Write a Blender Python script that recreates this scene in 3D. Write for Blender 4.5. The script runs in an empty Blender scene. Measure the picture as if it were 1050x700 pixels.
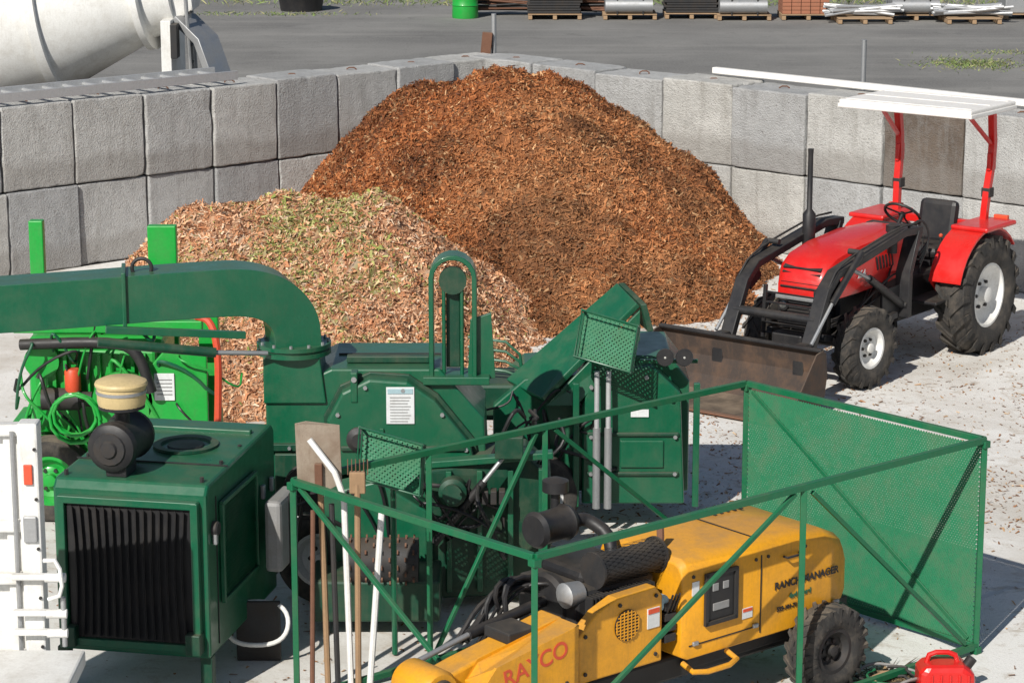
import bpy, bmesh, math, random
import numpy as np
from mathutils import Vector, Matrix
random.seed(7); rng=np.random.default_rng(7)
scene=bpy.context.scene
# ---------------------------------------------------------------- helpers
def newmat(name):
    m=bpy.data.materials.new(name); m.use_nodes=True
    nt=m.node_tree; b=nt.nodes['Principled BSDF']; return m,nt,b
def ramp(nt,fac,stops):
    r=nt.nodes.new('ShaderNodeValToRGB'); nt.links.new(fac,r.inputs[0])
    el=r.color_ramp.elements
    while len(el)<len(stops): el.new(.5)
    for e,(p,c) in zip(el,stops):
        e.position=p; e.color=(c[0],c[1],c[2],1) if hasattr(c,'__len__') else (c,c,c,1)
    return r.outputs[0]
def noise(nt,scale,detail=6,rough=.6,coord='Object',vec=None,dist=0,stretch=None):
    n=nt.nodes.new('ShaderNodeTexNoise'); n.inputs['Scale'].default_value=scale
    n.inputs['Detail'].default_value=detail; n.inputs['Roughness'].default_value=rough
    n.inputs['Distortion'].default_value=dist
    if vec is None:
        tc=nt.nodes.new('ShaderNodeTexCoord'); vec=tc.outputs[coord]
    if stretch:
        mp=nt.nodes.new('ShaderNodeMapping'); mp.inputs['Scale'].default_value=stretch
        nt.links.new(vec,mp.inputs[0]); vec=mp.outputs[0]
    nt.links.new(vec,n.inputs['Vector']); return n.outputs['Fac']
def mix(nt,fac,a,b,mode='MIX'):
    m=nt.nodes.new('ShaderNodeMix'); m.data_type='RGBA'; m.blend_type=mode
    for s,v in ((0,fac),(6,a),(7,b)):
        if hasattr(v,'is_linked') or hasattr(v,'links'): nt.links.new(v,m.inputs[s])
        elif s==0: m.inputs[0].default_value=v
        else: m.inputs[s].default_value=(v[0],v[1],v[2],1)
    return m.outputs[2]
def bump(nt,b,h,strength=.3,dist=.01):
    n=nt.nodes.new('ShaderNodeBump'); n.inputs['Strength'].default_value=strength
    n.inputs['Distance'].default_value=dist; nt.links.new(h,n.inputs['Height'])
    nt.links.new(n.outputs[0],b.inputs['Normal'])
def paint(name,col,rough=.4,dirt=.35,dcol=(.16,.12,.08),metal=0,scale=5,coat=0,wear=None,dust=.8):
    m,nt,b=newmat(name)
    f1=noise(nt,scale,8,.65); f2=noise(nt,scale*9,5,.7)
    st=noise(nt,scale*1.6,6,.7,stretch=(6,6,.6))
    d=ramp(nt,f1,[(.45,0),(.8,dirt)]); d2=ramp(nt,st,[(.52,0),(.8,dirt*.7)])
    c=mix(nt,f2,tuple(x*.8 for x in col),tuple(min(1,x*1.2) for x in col))
    c=mix(nt,d,c,dcol); c=mix(nt,d2,c,tuple(x*.8 for x in dcol))
    sp=ramp(nt,noise(nt,scale*22,3,.5),[(.66,0),(.72,dirt*.8)])
    c=mix(nt,sp,c,wear or tuple(x*.7 for x in dcol))
    ge=nt.nodes.new('ShaderNodeNewGeometry'); sx=nt.nodes.new('ShaderNodeSeparateXYZ'); nt.links.new(ge.outputs['Normal'],sx.inputs[0])
    mu=nt.nodes.new('ShaderNodeMath'); mu.operation='MULTIPLY'; nt.links.new(ramp(nt,sx.outputs[2],[(.6,0),(1,min(1,dirt*dust))]),mu.inputs[0]); nt.links.new(ramp(nt,f1,[(.3,.25),(.7,1)]),mu.inputs[1])
    c=mix(nt,mu.outputs[0],c,(.26,.21,.15))
    nt.links.new(c,b.inputs['Base Color'])
    r=ramp(nt,f1,[(.3,rough),(.8,min(1,rough+.35))]); nt.links.new(r,b.inputs['Roughness'])
    b.inputs['Metallic'].default_value=metal
    b.inputs['Coat Weight'].default_value=coat; b.inputs['Coat Roughness'].default_value=.12
    bump(nt,b,f2,.08,.004)
    return m
M={}
M['dgreen']=paint('dark_green_paint',(.003,.098,.045),.27,.18,coat=.3)
M['dgreen2']=paint('deep_green_paint',(.003,.050,.026),.38,.32)
M['bgreen']=paint('bright_green_paint',(.006,.33,.04),.32,.22,coat=.2)
M['cgreen']=paint('cage_green_paint',(.003,.125,.05),.4,.2)
M['gmesh']=paint('green_mesh_steel',(.012,.16,.07),.5,.35)
M['yellow']=paint('yellow_paint',(.74,.33,.010),.36,.42,(.2,.11,.04),coat=.15,wear=(.12,.06,.02))
M['red']=paint('red_paint',(.60,.012,.010),.26,.10,coat=.4)
M['white']=paint('white_paint',(.75,.75,.73),.4,.35,(.3,.25,.18))
M['cream']=paint('cream_plastic',(.62,.48,.24),.35,.3)
M['black']=paint('black_metal',(.014,.014,.016),.38,.22,(.09,.075,.06))
M['dark']=paint('oily_metal',(.045,.045,.047),.5,.5,(.09,.065,.045),metal=.5)
M['steel']=paint('galvanised_steel',(.42,.43,.44),.4,.3,(.2,.17,.14),metal=.7)
M['alu']=paint('weathered_aluminium',(.55,.56,.57),.45,.3,(.2,.18,.15),metal=.5)
M['rubber']=paint('tyre_rubber',(.028,.027,.026),.85,.75,(.15,.125,.10),scale=7)
M['rust']=paint('rusty_steel',(.16,.075,.045),.75,.6,(.08,.04,.025))
M['mud']=paint('muddy_steel',(.045,.032,.026),.6,.8,(.15,.085,.05))
M['wood']=paint('weathered_wood',(.32,.2,.11),.8,.4)
M['shovel']=paint('spade_steel',(.34,.28,.22),.6,.7,(.16,.09,.05),metal=.2)
M['orange']=paint('orange_paint',(.65,.08,.03),.4,.2)
M['redhose']=paint('red_hose',(.6,.07,.03),.4,.15)
M['glass']=paint('lamp_glass',(.30,.31,.30),.08,.1,metal=.7)
M['lens']=paint('lamp_lens',(.50,.50,.47),.12,.3)
M['label']=paint('label_white',(.68,.70,.71),.5,.2)
M['labelb']=paint('label_blue',(.35,.5,.55),.5,.15)
M['timber']=paint('pallet_timber',(.36,.24,.14),.85,.4)
M['brick']=paint('stacked_brick',(.35,.14,.08),.85,.3)
M['canvas']=paint('canopy_white',(.80,.78,.75),.5,.25,(.35,.32,.28),dust=.3)
M['grey']=paint('grey_plastic',(.25,.25,.25),.5,.4)

def finish(ob,mat,parent,bevel=0,smooth=True,seg=2):
    me=ob.data
    if mat: me.materials.append(mat)
    if smooth:
        me.shade_smooth()
        try: me.set_sharp_from_angle(angle=math.radians(38))
        except Exception: pass
    scene.collection.objects.link(ob)
    if parent: ob.parent=parent
    if bevel>0:
        b=ob.modifiers.new('bevel','BEVEL'); b.width=bevel; b.segments=seg; b.limit_method='ANGLE'; b.angle_limit=math.radians(40)
    return ob
OFF=Vector((0,0,0))
def mesh(name,verts,faces,mat,parent=None,bevel=0,smooth=True):
    me=bpy.data.meshes.new(name); me.from_pydata([tuple(Vector(v)-OFF) for v in verts],[],faces); me.update()
    bm=bmesh.new(); bm.from_mesh(me); bmesh.ops.recalc_face_normals(bm,faces=bm.faces); bm.to_mesh(me); bm.free()
    return finish(bpy.data.objects.new(name,me),mat,parent,bevel,smooth)
def top(name,loc=(0,0,0),yaw=0,world=True):
    global OFF
    e=bpy.data.objects.new(name,None); e.empty_display_size=.2; e.location=loc; e.rotation_euler=(0,0,yaw)
    scene.collection.objects.link(e)
    OFF=Vector(loc) if world else Vector((0,0,0))
    return e
def R3(rot): 
    from mathutils import Euler
    return Euler(rot).to_matrix()
def box(name,c,s,mat,parent=None,rot=(0,0,0),bevel=.008):
    R=R3(rot); c=Vector(c)
    v=[c+R@Vector((x*s[0]/2,y*s[1]/2,z*s[2]/2)) for x in(-1,1) for y in(-1,1) for z in(-1,1)]
    f=[(0,1,3,2),(4,6,7,5),(0,4,5,1),(2,3,7,6),(0,2,6,4),(1,5,7,3)]
    return mesh(name,v,f,mat,parent,bevel,False)
def multibox(name,lst,mat,parent=None,bevel=0):
    V=[];F=[]
    for it in lst:
        c,s=it[0],it[1]; rot=it[2] if len(it)>2 else (0,0,0); R=R3(rot); c=Vector(c); n=len(V)
        V+=[c+R@Vector((x*s[0]/2,y*s[1]/2,z*s[2]/2)) for x in(-1,1) for y in(-1,1) for z in(-1,1)]
        F+=[tuple(i+n for i in q) for q in [(0,1,3,2),(4,6,7,5),(0,4,5,1),(2,3,7,6),(0,2,6,4),(1,5,7,3)]]
    return mesh(name,V,F,mat,parent,bevel,False)
def frame(d):
    d=d.normalized(); a=Vector((0,0,1)) if abs(d.z)<.9 else Vector((1,0,0))
    u=d.cross(a).normalized(); w=u.cross(d).normalized(); return u,w
def lathe(name,prof,o,axis,mat,parent=None,n=32,bevel=0):
    o=Vector(o); axis=Vector(axis).normalized(); u,w=frame(axis); V=[];F=[]
    for h,r in prof:
        for i in range(n):
            a=2*math.pi*i/n; V.append(o+axis*h+(u*math.cos(a)+w*math.sin(a))*r)
    for k in range(len(prof)-1):
        for i in range(n):
            j=(i+1)%n; F.append((k*n+i,k*n+j,(k+1)*n+j,(k+1)*n+i))
    if prof[0][1]>1e-4: F.append(tuple(range(n)))
    if prof[-1][1]>1e-4: F.append(tuple((len(prof)-1)*n+i for i in range(n)))
    return mesh(name,V,F,mat,parent,bevel)
def cyl(name,p0,p1,r,mat,parent=None,r2=None,n=20,bevel=0):
    p0=Vector(p0);p1=Vector(p1); r2=r if r2 is None else r2
    return lathe(name,[(0,r),((p1-p0).length,r2)],p0,p1-p0,mat,parent,n,bevel)
def smoothpath(pts,it=2):
    pts=[Vector(p) for p in pts]
    for _ in range(it):
        q=[pts[0]]
        for a,b in zip(pts[:-1],pts[1:]): q+= [a*.75+b*.25,a*.25+b*.75]
        q.append(pts[-1]); pts=q
    return pts
def sweep(name,pts,sec,mat,parent=None,bevel=0,up=None,scales=None,closed=False):
    pts=[Vector(p) for p in pts]; V=[];F=[];n=len(sec); u=None
    for i,p in enumerate(pts):
        if closed: d=(pts[(i+1)%len(pts)]-pts[i-1]).normalized()
        else: d=(pts[min(i+1,len(pts)-1)]-pts[max(i-1,0)]).normalized()
        if up is not None:
            w=Vector(up); u=d.cross(w).normalized(); w=u.cross(d).normalized()
        else:
            if u is None: u,w=frame(d)
            else:
                u=(u-d*u.dot(d)).normalized(); w=u.cross(d).normalized()
        s=scales[i] if scales else 1
        for a,b in sec: V.append(p+u*a*s+w*b*s)
    m=len(pts)
    for k in range(m if closed else m-1):
        kk=(k+1)%m
        for i in range(n):
            j=(i+1)%n; F.append((k*n+i,k*n+j,kk*n+j,kk*n+i))
    if not closed: F.append(tuple(range(n))); F.append(tuple((m-1)*n+i for i in range(n)))
    return mesh(name,V,F,mat,parent,bevel)
def circ(r,n=8): return [(r*math.cos(2*math.pi*i/n),r*math.sin(2*math.pi*i/n)) for i in range(n)]
def rect(a,b): return [(-a/2,-b/2),(a/2,-b/2),(a/2,b/2),(-a/2,b/2)]
def tube(name,pts,r,mat,parent=None,sm=0,closed=False,n=8):
    if sm: pts=smoothpath(pts,sm)
    return sweep(name,pts,circ(r,n),mat,parent,closed=closed)
def bar(name,p0,p1,w,h,mat,parent=None,bevel=.003):
    return sweep(name,[p0,p1],rect(w,h),mat,parent,bevel)
def prism(name,poly,y0,y1,mat,parent=None,bevel=.01,axis='y'):
    n=len(poly)
    mk=(lambda a,b,t:(a,t,b)) if axis=='y' else ((lambda a,b,t:(t,a,b)) if axis=='x' else (lambda a,b,t:(a,b,t)))
    V=[mk(a,b,y0) for a,b in poly]+[mk(a,b,y1) for a,b in poly]
    F=[tuple(range(n)),tuple(range(2*n-1,n-1,-1))]+[(i,(i+1)%n,n+(i+1)%n,n+i) for i in range(n)]
    return mesh(name,V,F,mat,parent,bevel,False)
def expanded(name,o,u,v,pitch,w,mat,parent=None,k=1.6):
    o=Vector(o);u=Vector(u);v=Vector(v);U=u.length;W=v.length;uu=u/U;vv=v/W;nn=uu.cross(vv)
    V=[];F=[]
    for sgn in(1,-1):
        cmin=min(0,sgn*W); cmax=U*k+max(0,sgn*W); c=cmin
        while c<cmax:
            pts=[]
            for x in(0,U):
                y=(c-x*k)*sgn
                if 0<=y<=W: pts.append((x,y))
            for y in(0,W):
                x=(c-sgn*y)/k
                if 0<x<U: pts.append((x,y))
            if len(pts)>=2:
                a=max(pts);b=min(pts)
                d=Vector((b[0]-a[0],b[1]-a[1]));
                if d.length>.01:
                    d.normalize(); pr=Vector((-d.y,d.x))*w/2
                    n=len(V)
                    for q,s in((a,1),(b,1),(b,-1),(a,-1)):
                        V.append(o+uu*(q[0]+pr.x*s)+vv*(q[1]+pr.y*s)+nn*(.002*sgn+.0015*s))
                    F.append((n,n+1,n+2,n+3))
            c+=pitch
    return mesh(name,V,F,mat,parent,0,False)
def wheel(name,c,yaw,Rr,wd,rim,parent,rimmat,side=1,lugs=0,lugh=.025):
    ax=Vector((-math.sin(yaw),math.cos(yaw),0))*side; c=Vector(c)
    h=wd/2
    prof=[(-h*.75,rim),(-h,rim+.2*(Rr-rim)),(-h*1.05,rim+.55*(Rr-rim)),(-h*.85,Rr-.02),(-h*.4,Rr),(h*.4,Rr),(h*.85,Rr-.02),(h*1.05,rim+.55*(Rr-rim)),(h,rim+.2*(Rr-rim)),(h*.75,rim),(-h*.75,rim)]
    e=bpy.data.objects.new(name,None); scene.collection.objects.link(e); e.parent=parent
    lathe('tyre',prof,c,ax,M['rubber'],e,40)
    lathe('rim',[(-h*.6,0),(-h*.6,rim+.004),(h*.8,rim+.004),(h*.8,rim-.02),(h*.45,rim-.05),(h*.3,rim*.72),(h*.15,rim*.5),(h*.3,rim*.36),(h*.3,0)],c,ax,rimmat,e,32)
    lathe('hub',[(h*.2,rim*.26),(h*.75,rim*.24),(h*.8,rim*.12),(h*.8,0)],c,ax,rimmat,e,16)
    u,w=frame(ax)
    for i in range(6):
        a=i*math.pi/3; p=c+(u*math.cos(a)+w*math.sin(a))*rim*.42
        cyl('wheel_bolt',p+ax*h*.2,p+ax*h*.42,.012+rim*.02,M['dark'],e,n=6)
    if lugs:
        V=[];F=[]
        for i in range(lugs):
            for sd in(-1,1):
                a0=2*math.pi*(i+(.5 if sd>0 else 0))/lugs; st=2*math.pi/lugs
                def P(a,y,r): return c+(u*math.cos(a)+w*math.sin(a))*r+ax*y
                da=st*.16; n=len(V); sk=st*.75
                for r in(Rr-.03,Rr+lugh):
                    V+=[P(a0-da,0.01*sd,r),P(a0+da,0.01*sd,r),P(a0+da+sk,sd*h*.98,r-.012),P(a0-da+sk,sd*h*.98,r-.012)]
                V+=[P(a0+da+sk,sd*h*1.08,Rr-.10),P(a0-da+sk,sd*h*1.08,Rr-.10)]
                F+=[(n,n+1,n+2,n+3),(n+4,n+5,n+6,n+7),(n,n+1,n+5,n+4),(n+1,n+2,n+6,n+5),(n+2,n+3,n+7,n+6),(n+3,n,n+4,n+7),(n+6,n+7,n+9,n+8),(n+2,n+6,n+8),(n+3,n+7,n+9)]
        mesh('lugs',V,F,M['rubber'],e,0,False)
    return e
def text(name,s,size,loc,rot,mat,parent,ext=.001):
    cu=bpy.data.curves.new(name,'FONT'); cu.body=s; cu.size=size; cu.extrude=ext; cu.align_x='CENTER'; cu.align_y='CENTER'; cu.offset=.002
    ob=bpy.data.objects.new(name,cu); ob.data.materials.append(mat); ob.location=Vector(loc)-OFF; ob.rotation_euler=rot
    scene.collection.objects.link(ob); ob.parent=parent; return ob
def vnoise(X,Y,scale,seed,octs=4):
    out=np.zeros_like(X); amp=1;tot=0
    r=np.random.default_rng(seed)
    for o in range(octs):
        G=r.random((64,64)); x=X*scale+17.3*o; y=Y*scale+5.1*o
        xi=np.floor(x).astype(int); yi=np.floor(y).astype(int); fx=x-xi; fy=y-yi
        fx=fx*fx*(3-2*fx); fy=fy*fy*(3-2*fy)
        g=lambda a,b:G[a%64,b%64]
        out+=amp*((g(xi,yi)*(1-fx)+g(xi+1,yi)*fx)*(1-fy)+(g(xi,yi+1)*(1-fx)+g(xi+1,yi+1)*fx)*fy-.5)
        tot+=amp; amp*=.5; scale*=2.03
    return out/tot*2
# ---------------------------------------------------------------- walls geometry constants
WL=np.array((-5.95,29.3)); DL=np.array((.753,.657)); NL=np.array((.657,-.753))
WC=np.array((-.33,34.2)); DR=np.array((.732,-.681)); NR=np.array((-.681,-.732))
# ---------------------------------------------------------------- ground
m,nt,b=newmat('asphalt')
f=noise(nt,.35,6,.6); g=noise(nt,22,7,.8); s_=noise(nt,.5,5,.6,stretch=(.3,2.5,1)); p_=noise(nt,1.4,8,.75,dist=1)
c=mix(nt,ramp(nt,f,[(.35,0),(.65,1)]),(.12,.117,.112),(.20,.195,.185))
c=mix(nt,ramp(nt,s_,[(.5,0),(.75,.55)]),c,(.29,.28,.26))
c=mix(nt,ramp(nt,p_,[(.55,0),(.66,.5)]),c,(.08,.078,.075))
c=mix(nt,ramp(nt,g,[(.4,.0),(.75,.55)]),c,(.36,.35,.33))
nt.links.new(c,b.inputs['Base Color']); b.inputs['Roughness'].default_value=.9; bump(nt,b,g,.6,.015); M['asphalt']=m
m,nt,b=newmat('yard_concrete')
f=noise(nt,.45,8,.65,dist=.8); g=noise(nt,4,9,.75,dist=.5); h=noise(nt,40,6,.78)
c=mix(nt,ramp(nt,f,[(.40,0),(.62,1)]),(.74,.73,.70),(.56,.53,.48))
c=mix(nt,ramp(nt,g,[(.53,0),(.68,.75)]),c,(.38,.31,.23))
c=mix(nt,ramp(nt,h,[(.56,0),(.74,.5)]),c,(.26,.18,.11))
nt.links.new(c,b.inputs['Base Color']); b.inputs['Roughness'].default_value=.9; bump(nt,b,h,.4,.012); M['yard']=m
OFF=Vector((0,0,0))
mesh('asphalt_ground',[(-600,-300,0),(600,-300,0),(600,900,0),(-600,900,0)],[(0,1,2,3)],M['asphalt'],smooth=False)
mesh('concrete_yard_ground',[(-.33,34.2,.006),(-19.2,17.8,.006),(-19.2,-10,.006),(18,-10,.006),(18,17.2,.006)],[(0,1,2,3,4)],M['yard'],smooth=False)
# ---------------------------------------------------------------- concrete block walls
m,nt,b=newmat('cast_concrete')
oi=nt.nodes.new('ShaderNodeObjectInfo')
tc=nt.nodes.new('ShaderNodeTexCoord'); va=nt.nodes.new('ShaderNodeVectorMath'); va.operation='ADD'; cm=nt.nodes.new('ShaderNodeVectorMath'); cm.operation='SCALE'
nt.links.new(oi.outputs['Location'],cm.inputs[0]); cm.inputs['Scale'].default_value=3.7
nt.links.new(tc.outputs['Object'],va.inputs[0]); nt.links.new(cm.outputs[0],va.inputs[1]); vv_=va.outputs[0]
f=noise(nt,1.3,8,.7,vec=vv_,dist=.6); g=noise(nt,9,9,.8,vec=vv_); h=noise(nt,55,4,.6,vec=vv_); st=noise(nt,2.2,6,.7,vec=vv_,stretch=(3,3,.35))
c=mix(nt,ramp(nt,f,[(.3,0),(.7,1)]),(.62,.62,.61),(.46,.46,.45))
c=mix(nt,ramp(nt,st,[(.50,0),(.72,.6)]),c,(.33,.32,.30))
c=mix(nt,ramp(nt,g,[(.48,0),(.75,.6)]),c,(.30,.29,.28))
c=mix(nt,ramp(nt,h,[(.62,0),(.68,.75)]),c,(.15,.14,.13))
tint=ramp(nt,oi.outputs['Random'],[(0,(.70,.71,.73)),(.5,(.92,.92,.92)),(1,(1.0,.985,.95))])
c=mix(nt,1.0,c,tint,'MULTIPLY')
# colour turns darker towards the bottom of every block, edge broken by noise
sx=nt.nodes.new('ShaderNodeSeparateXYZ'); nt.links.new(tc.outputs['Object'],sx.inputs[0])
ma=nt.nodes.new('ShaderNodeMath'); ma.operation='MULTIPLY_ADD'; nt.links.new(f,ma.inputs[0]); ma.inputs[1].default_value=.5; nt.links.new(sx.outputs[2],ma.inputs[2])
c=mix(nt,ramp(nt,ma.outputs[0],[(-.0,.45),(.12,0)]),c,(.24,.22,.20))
nt.links.new(c,b.inputs['Base Color']); b.inputs['Roughness'].default_value=.92
ad=nt.nodes.new('ShaderNodeMath'); ad.operation='ADD'; nt.links.new(g,ad.inputs[0]); nt.links.new(h,ad.inputs[1])
bump(nt,b,ad.outputs[0],.8,.035); M['conc']=m
m2=m.copy(); m2.name='stained_concrete'; M['conc2']=m2
for n in m2.node_tree.nodes:
    if n.type=='MIX' and not n.inputs[6].is_linked:
        n.inputs[6].default_value=(.24,.19,.15,1); n.inputs[7].default_value=(.12,.09,.07,1)
def block(name,c,s,yaw,mat,parent):
    bm=bmesh.new(); bmesh.ops.create_cube(bm,size=1)
    bmesh.ops.scale(bm,vec=s,verts=bm.verts)
    bmesh.ops.subdivide_edges(bm,edges=bm.edges,cuts=7,use_grid_fill=True)
    for v in bm.verts:
        edge=sum(1 for a,h_ in zip(v.co,s) if abs(abs(a)-h_/2)<1e-4)
        k=.003 if edge==1 else .0045
        v.co+=Vector([random.uniform(-k,k) for _ in range(3)])
        if edge>=2 and random.random()<.07: v.co*=1-random.uniform(.01,.04)
    me=bpy.data.meshes.new(name); bm.to_mesh(me); bm.free()
    ob=bpy.data.objects.new(name,me); ob.location=c; ob.rotation_euler=(random.uniform(-.006,.006),random.uniform(-.006,.006),yaw+random.uniform(-.02,.02))
    finish(ob,mat,parent,.018,False,2); ob.modifiers[0].angle_limit=math.radians(60); return ob
def wall(name,start,d,nrm,k0,n,w,th,offs=0,special={}):
    e=top(name,(0,0,0)); yaw=math.atan2(d[1],d[0])
    for r in range(2):
        for i in range(n):
            k=k0+i*w+ (offs if r==0 else 0)+w/2
            j=random.uniform(-.035,.035)
            p=start+d*k-nrm*(th/2+j)
            hh=.985+(random.uniform(-.012,.03) if r==1 else 0)
            block('block',(p[0],p[1],.5+r*1.0+(hh-.985)/2+.006),(w-.02,th,hh),yaw,M[special.get((r,i),'conc')],e)
            if r==1:
                tube('lifting_eye',[(p[0]-.06,p[1],1.96),(p[0]-.06,p[1],2.03),(p[0]+.06,p[1],2.03),(p[0]+.06,p[1],1.96)],.009,M['rust'],e,1)
    return e
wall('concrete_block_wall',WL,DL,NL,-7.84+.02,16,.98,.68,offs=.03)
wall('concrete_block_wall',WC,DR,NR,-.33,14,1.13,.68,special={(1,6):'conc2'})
# ---------------------------------------------------------------- chip piles
def attr_mat(name,rough=.85):
    m,nt,b=newmat(name); a=nt.nodes.new('ShaderNodeVertexColor'); a.layer_name='Col'
    nt.links.new(a.outputs[0],b.inputs['Base Color']); b.inputs['Roughness'].default_value=rough; return m
M['chip']=attr_mat('wood_chip')
def chips_mesh(P,N,L,Wd,cols,tilt=.6):
    n=len(P); T=rng.normal(size=(n,3)); Nn=N+rng.normal(size=(n,3))*tilt
    Nn/=np.linalg.norm(Nn,axis=1,keepdims=True)
    T-=Nn*np.sum(T*Nn,1,keepdims=True); T/=np.linalg.norm(T,axis=1,keepdims=True)
    B=np.cross(Nn,T); l=L[:,None]/2; w=Wd[:,None]/2
    V=np.stack([P-T*l-B*w,P+T*l-B*w*.5,P+T*l*.9+B*w*.6,P-T*l*.8+B*w],1).reshape(-1,3)
    C=np.repeat(cols,4,axis=0); return V,C
def pile(name,hf,bounds,nchips,colf,res=.05,size=(.012,.075),tilt=.7):
    x0,x1,y0,y1=bounds; nx=int((x1-x0)/res);ny=int((y1-y0)/res)
    xs=np.linspace(x0,x1,nx);ys=np.linspace(y0,y1,ny);X,Y=np.meshgrid(xs,ys)
    Z=hf(X,Y)
    def dist(X,Y): return np.minimum((X-WL[0])*NL[0]+(Y-WL[1])*NL[1],(X-WC[0])*NR[0]+(Y-WC[1])*NR[1])
    ok=(Z>-.05)&(dist(X,Y)>-.15)
    idx=-np.ones(X.shape,int); idx[ok]=np.arange(ok.sum())
    V=np.stack([X[ok],Y[ok],Z[ok]],1)
    a=idx[:-1,:-1];b_=idx[:-1,1:];c_=idx[1:,1:];d_=idx[1:,:-1]; g=(a>=0)&(b_>=0)&(c_>=0)&(d_>=0)
    F=np.stack([a[g],b_[g],c_[g],d_[g]],1)
    px=rng.uniform(x0,x1,nchips*3);py=rng.uniform(y0,y1,nchips*3);pz=hf(px,py)
    keep=(pz>-.0)&(dist(px,py)>.03); px=px[keep][:nchips];py=py[keep][:nchips];pz=pz[keep][:nchips]
    e=.05; gx=(hf(px+e,py)-hf(px-e,py))/(2*e); gy=(hf(px,py+e)-hf(px,py-e))/(2*e)
    N=np.stack([-gx,-gy,np.ones_like(gx)],1);N/=np.linalg.norm(N,axis=1,keepdims=True)
    n=len(px); L=size[0]+(size[1]-size[0])*rng.random(n)**3.0+.012; Wd=L*rng.uniform(.12,.45,n)
    P=np.stack([px,py,pz],1)+N*rng.uniform(-.005,.028,n)[:,None]
    cols=colf(P,n); CV,CC=chips_mesh(P,N,L,Wd,cols,tilt)
    me=bpy.data.meshes.new(name); nb=len(V)
    AV=np.concatenate([V,CV]); CF=np.arange(len(CV)).reshape(-1,4)+nb; AF=np.concatenate([F,CF])
    me.vertices.add(len(AV)); me.vertices.foreach_set('co',AV.astype(np.float32).ravel())
    me.loops.add(AF.size); me.loops.foreach_set('vertex_index',AF.astype(np.int32).ravel())
    me.polygons.add(len(AF)); me.polygons.foreach_set('loop_start',np.arange(0,AF.size,4,dtype=np.int32))
    me.polygons.foreach_set('loop_total',np.full(len(AF),4,dtype=np.int32))
    me.update(); me.validate()
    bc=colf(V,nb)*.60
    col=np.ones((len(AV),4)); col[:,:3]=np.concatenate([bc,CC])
    ca=me.color_attributes.new('Col','FLOAT_COLOR','POINT'); ca.data.foreach_set('color',col.astype(np.float32).ravel())
    me.materials.append(M['chip']); ob=bpy.data.objects.new(name,me); scene.collection.objects.link(ob); return ob
def ridge(X,Y,x0,x1,yc,rl,rr,rf,rb,h,ex=1.4):
    dl=np.maximum(x0-X,0)/rl; dr=np.maximum(X-x1,0)/rr; dy=Y-yc; dyn=np.where(dy<0,-dy/rf,dy/rb)
    r=np.sqrt((dl+dr)**2+dyn**2); return h*(1-np.maximum(r,0)**ex)
def h1(X,Y):
    z=ridge(X,Y,-1.2,.5,31.3,1.95,2.85,5.2,4.5,2.10,1.2)
    return z+vnoise(X,Y,.8,1,3)*.24+vnoise(X,Y,2.6,2,3)*.13+vnoise(X,Y,9,5,2)*.06
def h2(X,Y):
    z=ridge(X,Y,-3.3,-1.6,26.3,1.35,1.9,3.9,3.0,1.40,1.35)
    return z+vnoise(X,Y,.9,3,3)*.20+vnoise(X,Y,2.9,4,3)*.12+vnoise(X,Y,9,6,2)*.055
def pick(n,pal,wts,v=(.8,1.2)):
    pal=np.array(pal); i=rng.choice(len(pal),n,p=np.array(wts)/sum(wts)); return pal[i]*rng.uniform(v[0],v[1],(n,1))
def col1(P,n):
    c=pick(n,[(.36,.115,.032),(.26,.080,.022),(.46,.17,.055),(.60,.36,.18),(.12,.04,.016)],[6,4,4,1.3,1.6])
    k=np.clip(vnoise(P[:,0],P[:,1],.5,9,3)*1.2+.20+(P[:,0]-.6)*.20,0,1)[:,None]
    c=c*(1-k*.5)+k*.5*np.array((.50,.26,.115))*rng.uniform(.6,1.35,(n,1))
    d=np.clip(vnoise(P[:,0],P[:,1],1.1,31,4)*1.4,0,.38)[:,None]
    return c*(1-d)
def col2(P,n):
    c=pick(n,[(.60,.30,.15),(.66,.40,.24),(.48,.21,.10),(.72,.54,.38),(.27,.13,.07)],[5,5,4,2,1.2])
    g=pick(n,[(.26,.30,.07),(.38,.38,.13),(.16,.19,.05),(.52,.42,.22)],[3,3,1.6,2.4])
    k=(rng.random(n)<np.clip((P[:,2]-.85)*.75+vnoise(P[:,0],P[:,1],.9,12,3)*.9,0.02,.58))[:,None]
    return np.where(k,g,c)
pile('bark_mulch_pile',h1,(-4.2,4.2,25.3,34.5),190000,col1)
pile('wood_chip_pile',h2,(-5.4,.9,21.6,30),140000,col2)
def coll(P,n):
    return pick(n,[(.30,.14,.06),(.45,.28,.15),(.2,.1,.05),(.55,.4,.25)],[4,3,3,2])
n1,n2,n3=26000,12000,7000
cx=np.concatenate([rng.normal(1.2,2.4,n1),rng.normal(4.2,2.2,n2),rng.uniform(-6,8,n3)]);cy=np.concatenate([rng.normal(24.5,3.0,n1),rng.normal(22.5,1.8,n2),rng.uniform(14,24,n3)]); n=len(cx)
k=(vnoise(cx,cy,.7,21,3)+rng.normal(0,.35,n)>0)&(cy>13)&((cx-WC[0])*NR[0]+(cy-WC[1])*NR[1]>.05)&((cx-WL[0])*NL[0]+(cy-WL[1])*NL[1]>.05)
cx=cx[k];cy=cy[k]; n=len(cx); P=np.stack([cx,cy,np.full(n,.014)],1)
V,C=chips_mesh(P,np.tile([0,0,1.],(n,1)),.015+.06*rng.random(n)**3,.006+.018*rng.random(n),coll(P,n),.25)
me=bpy.data.meshes.new('wood_chip_litter'); me.from_pydata(V.tolist(),[],np.arange(len(V)).reshape(-1,4).tolist())
ca=me.color_attributes.new('Col','FLOAT_COLOR','POINT'); ca.data.foreach_set('color',np.concatenate([C,np.ones((len(C),1))],1).astype(np.float32).ravel())
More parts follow.
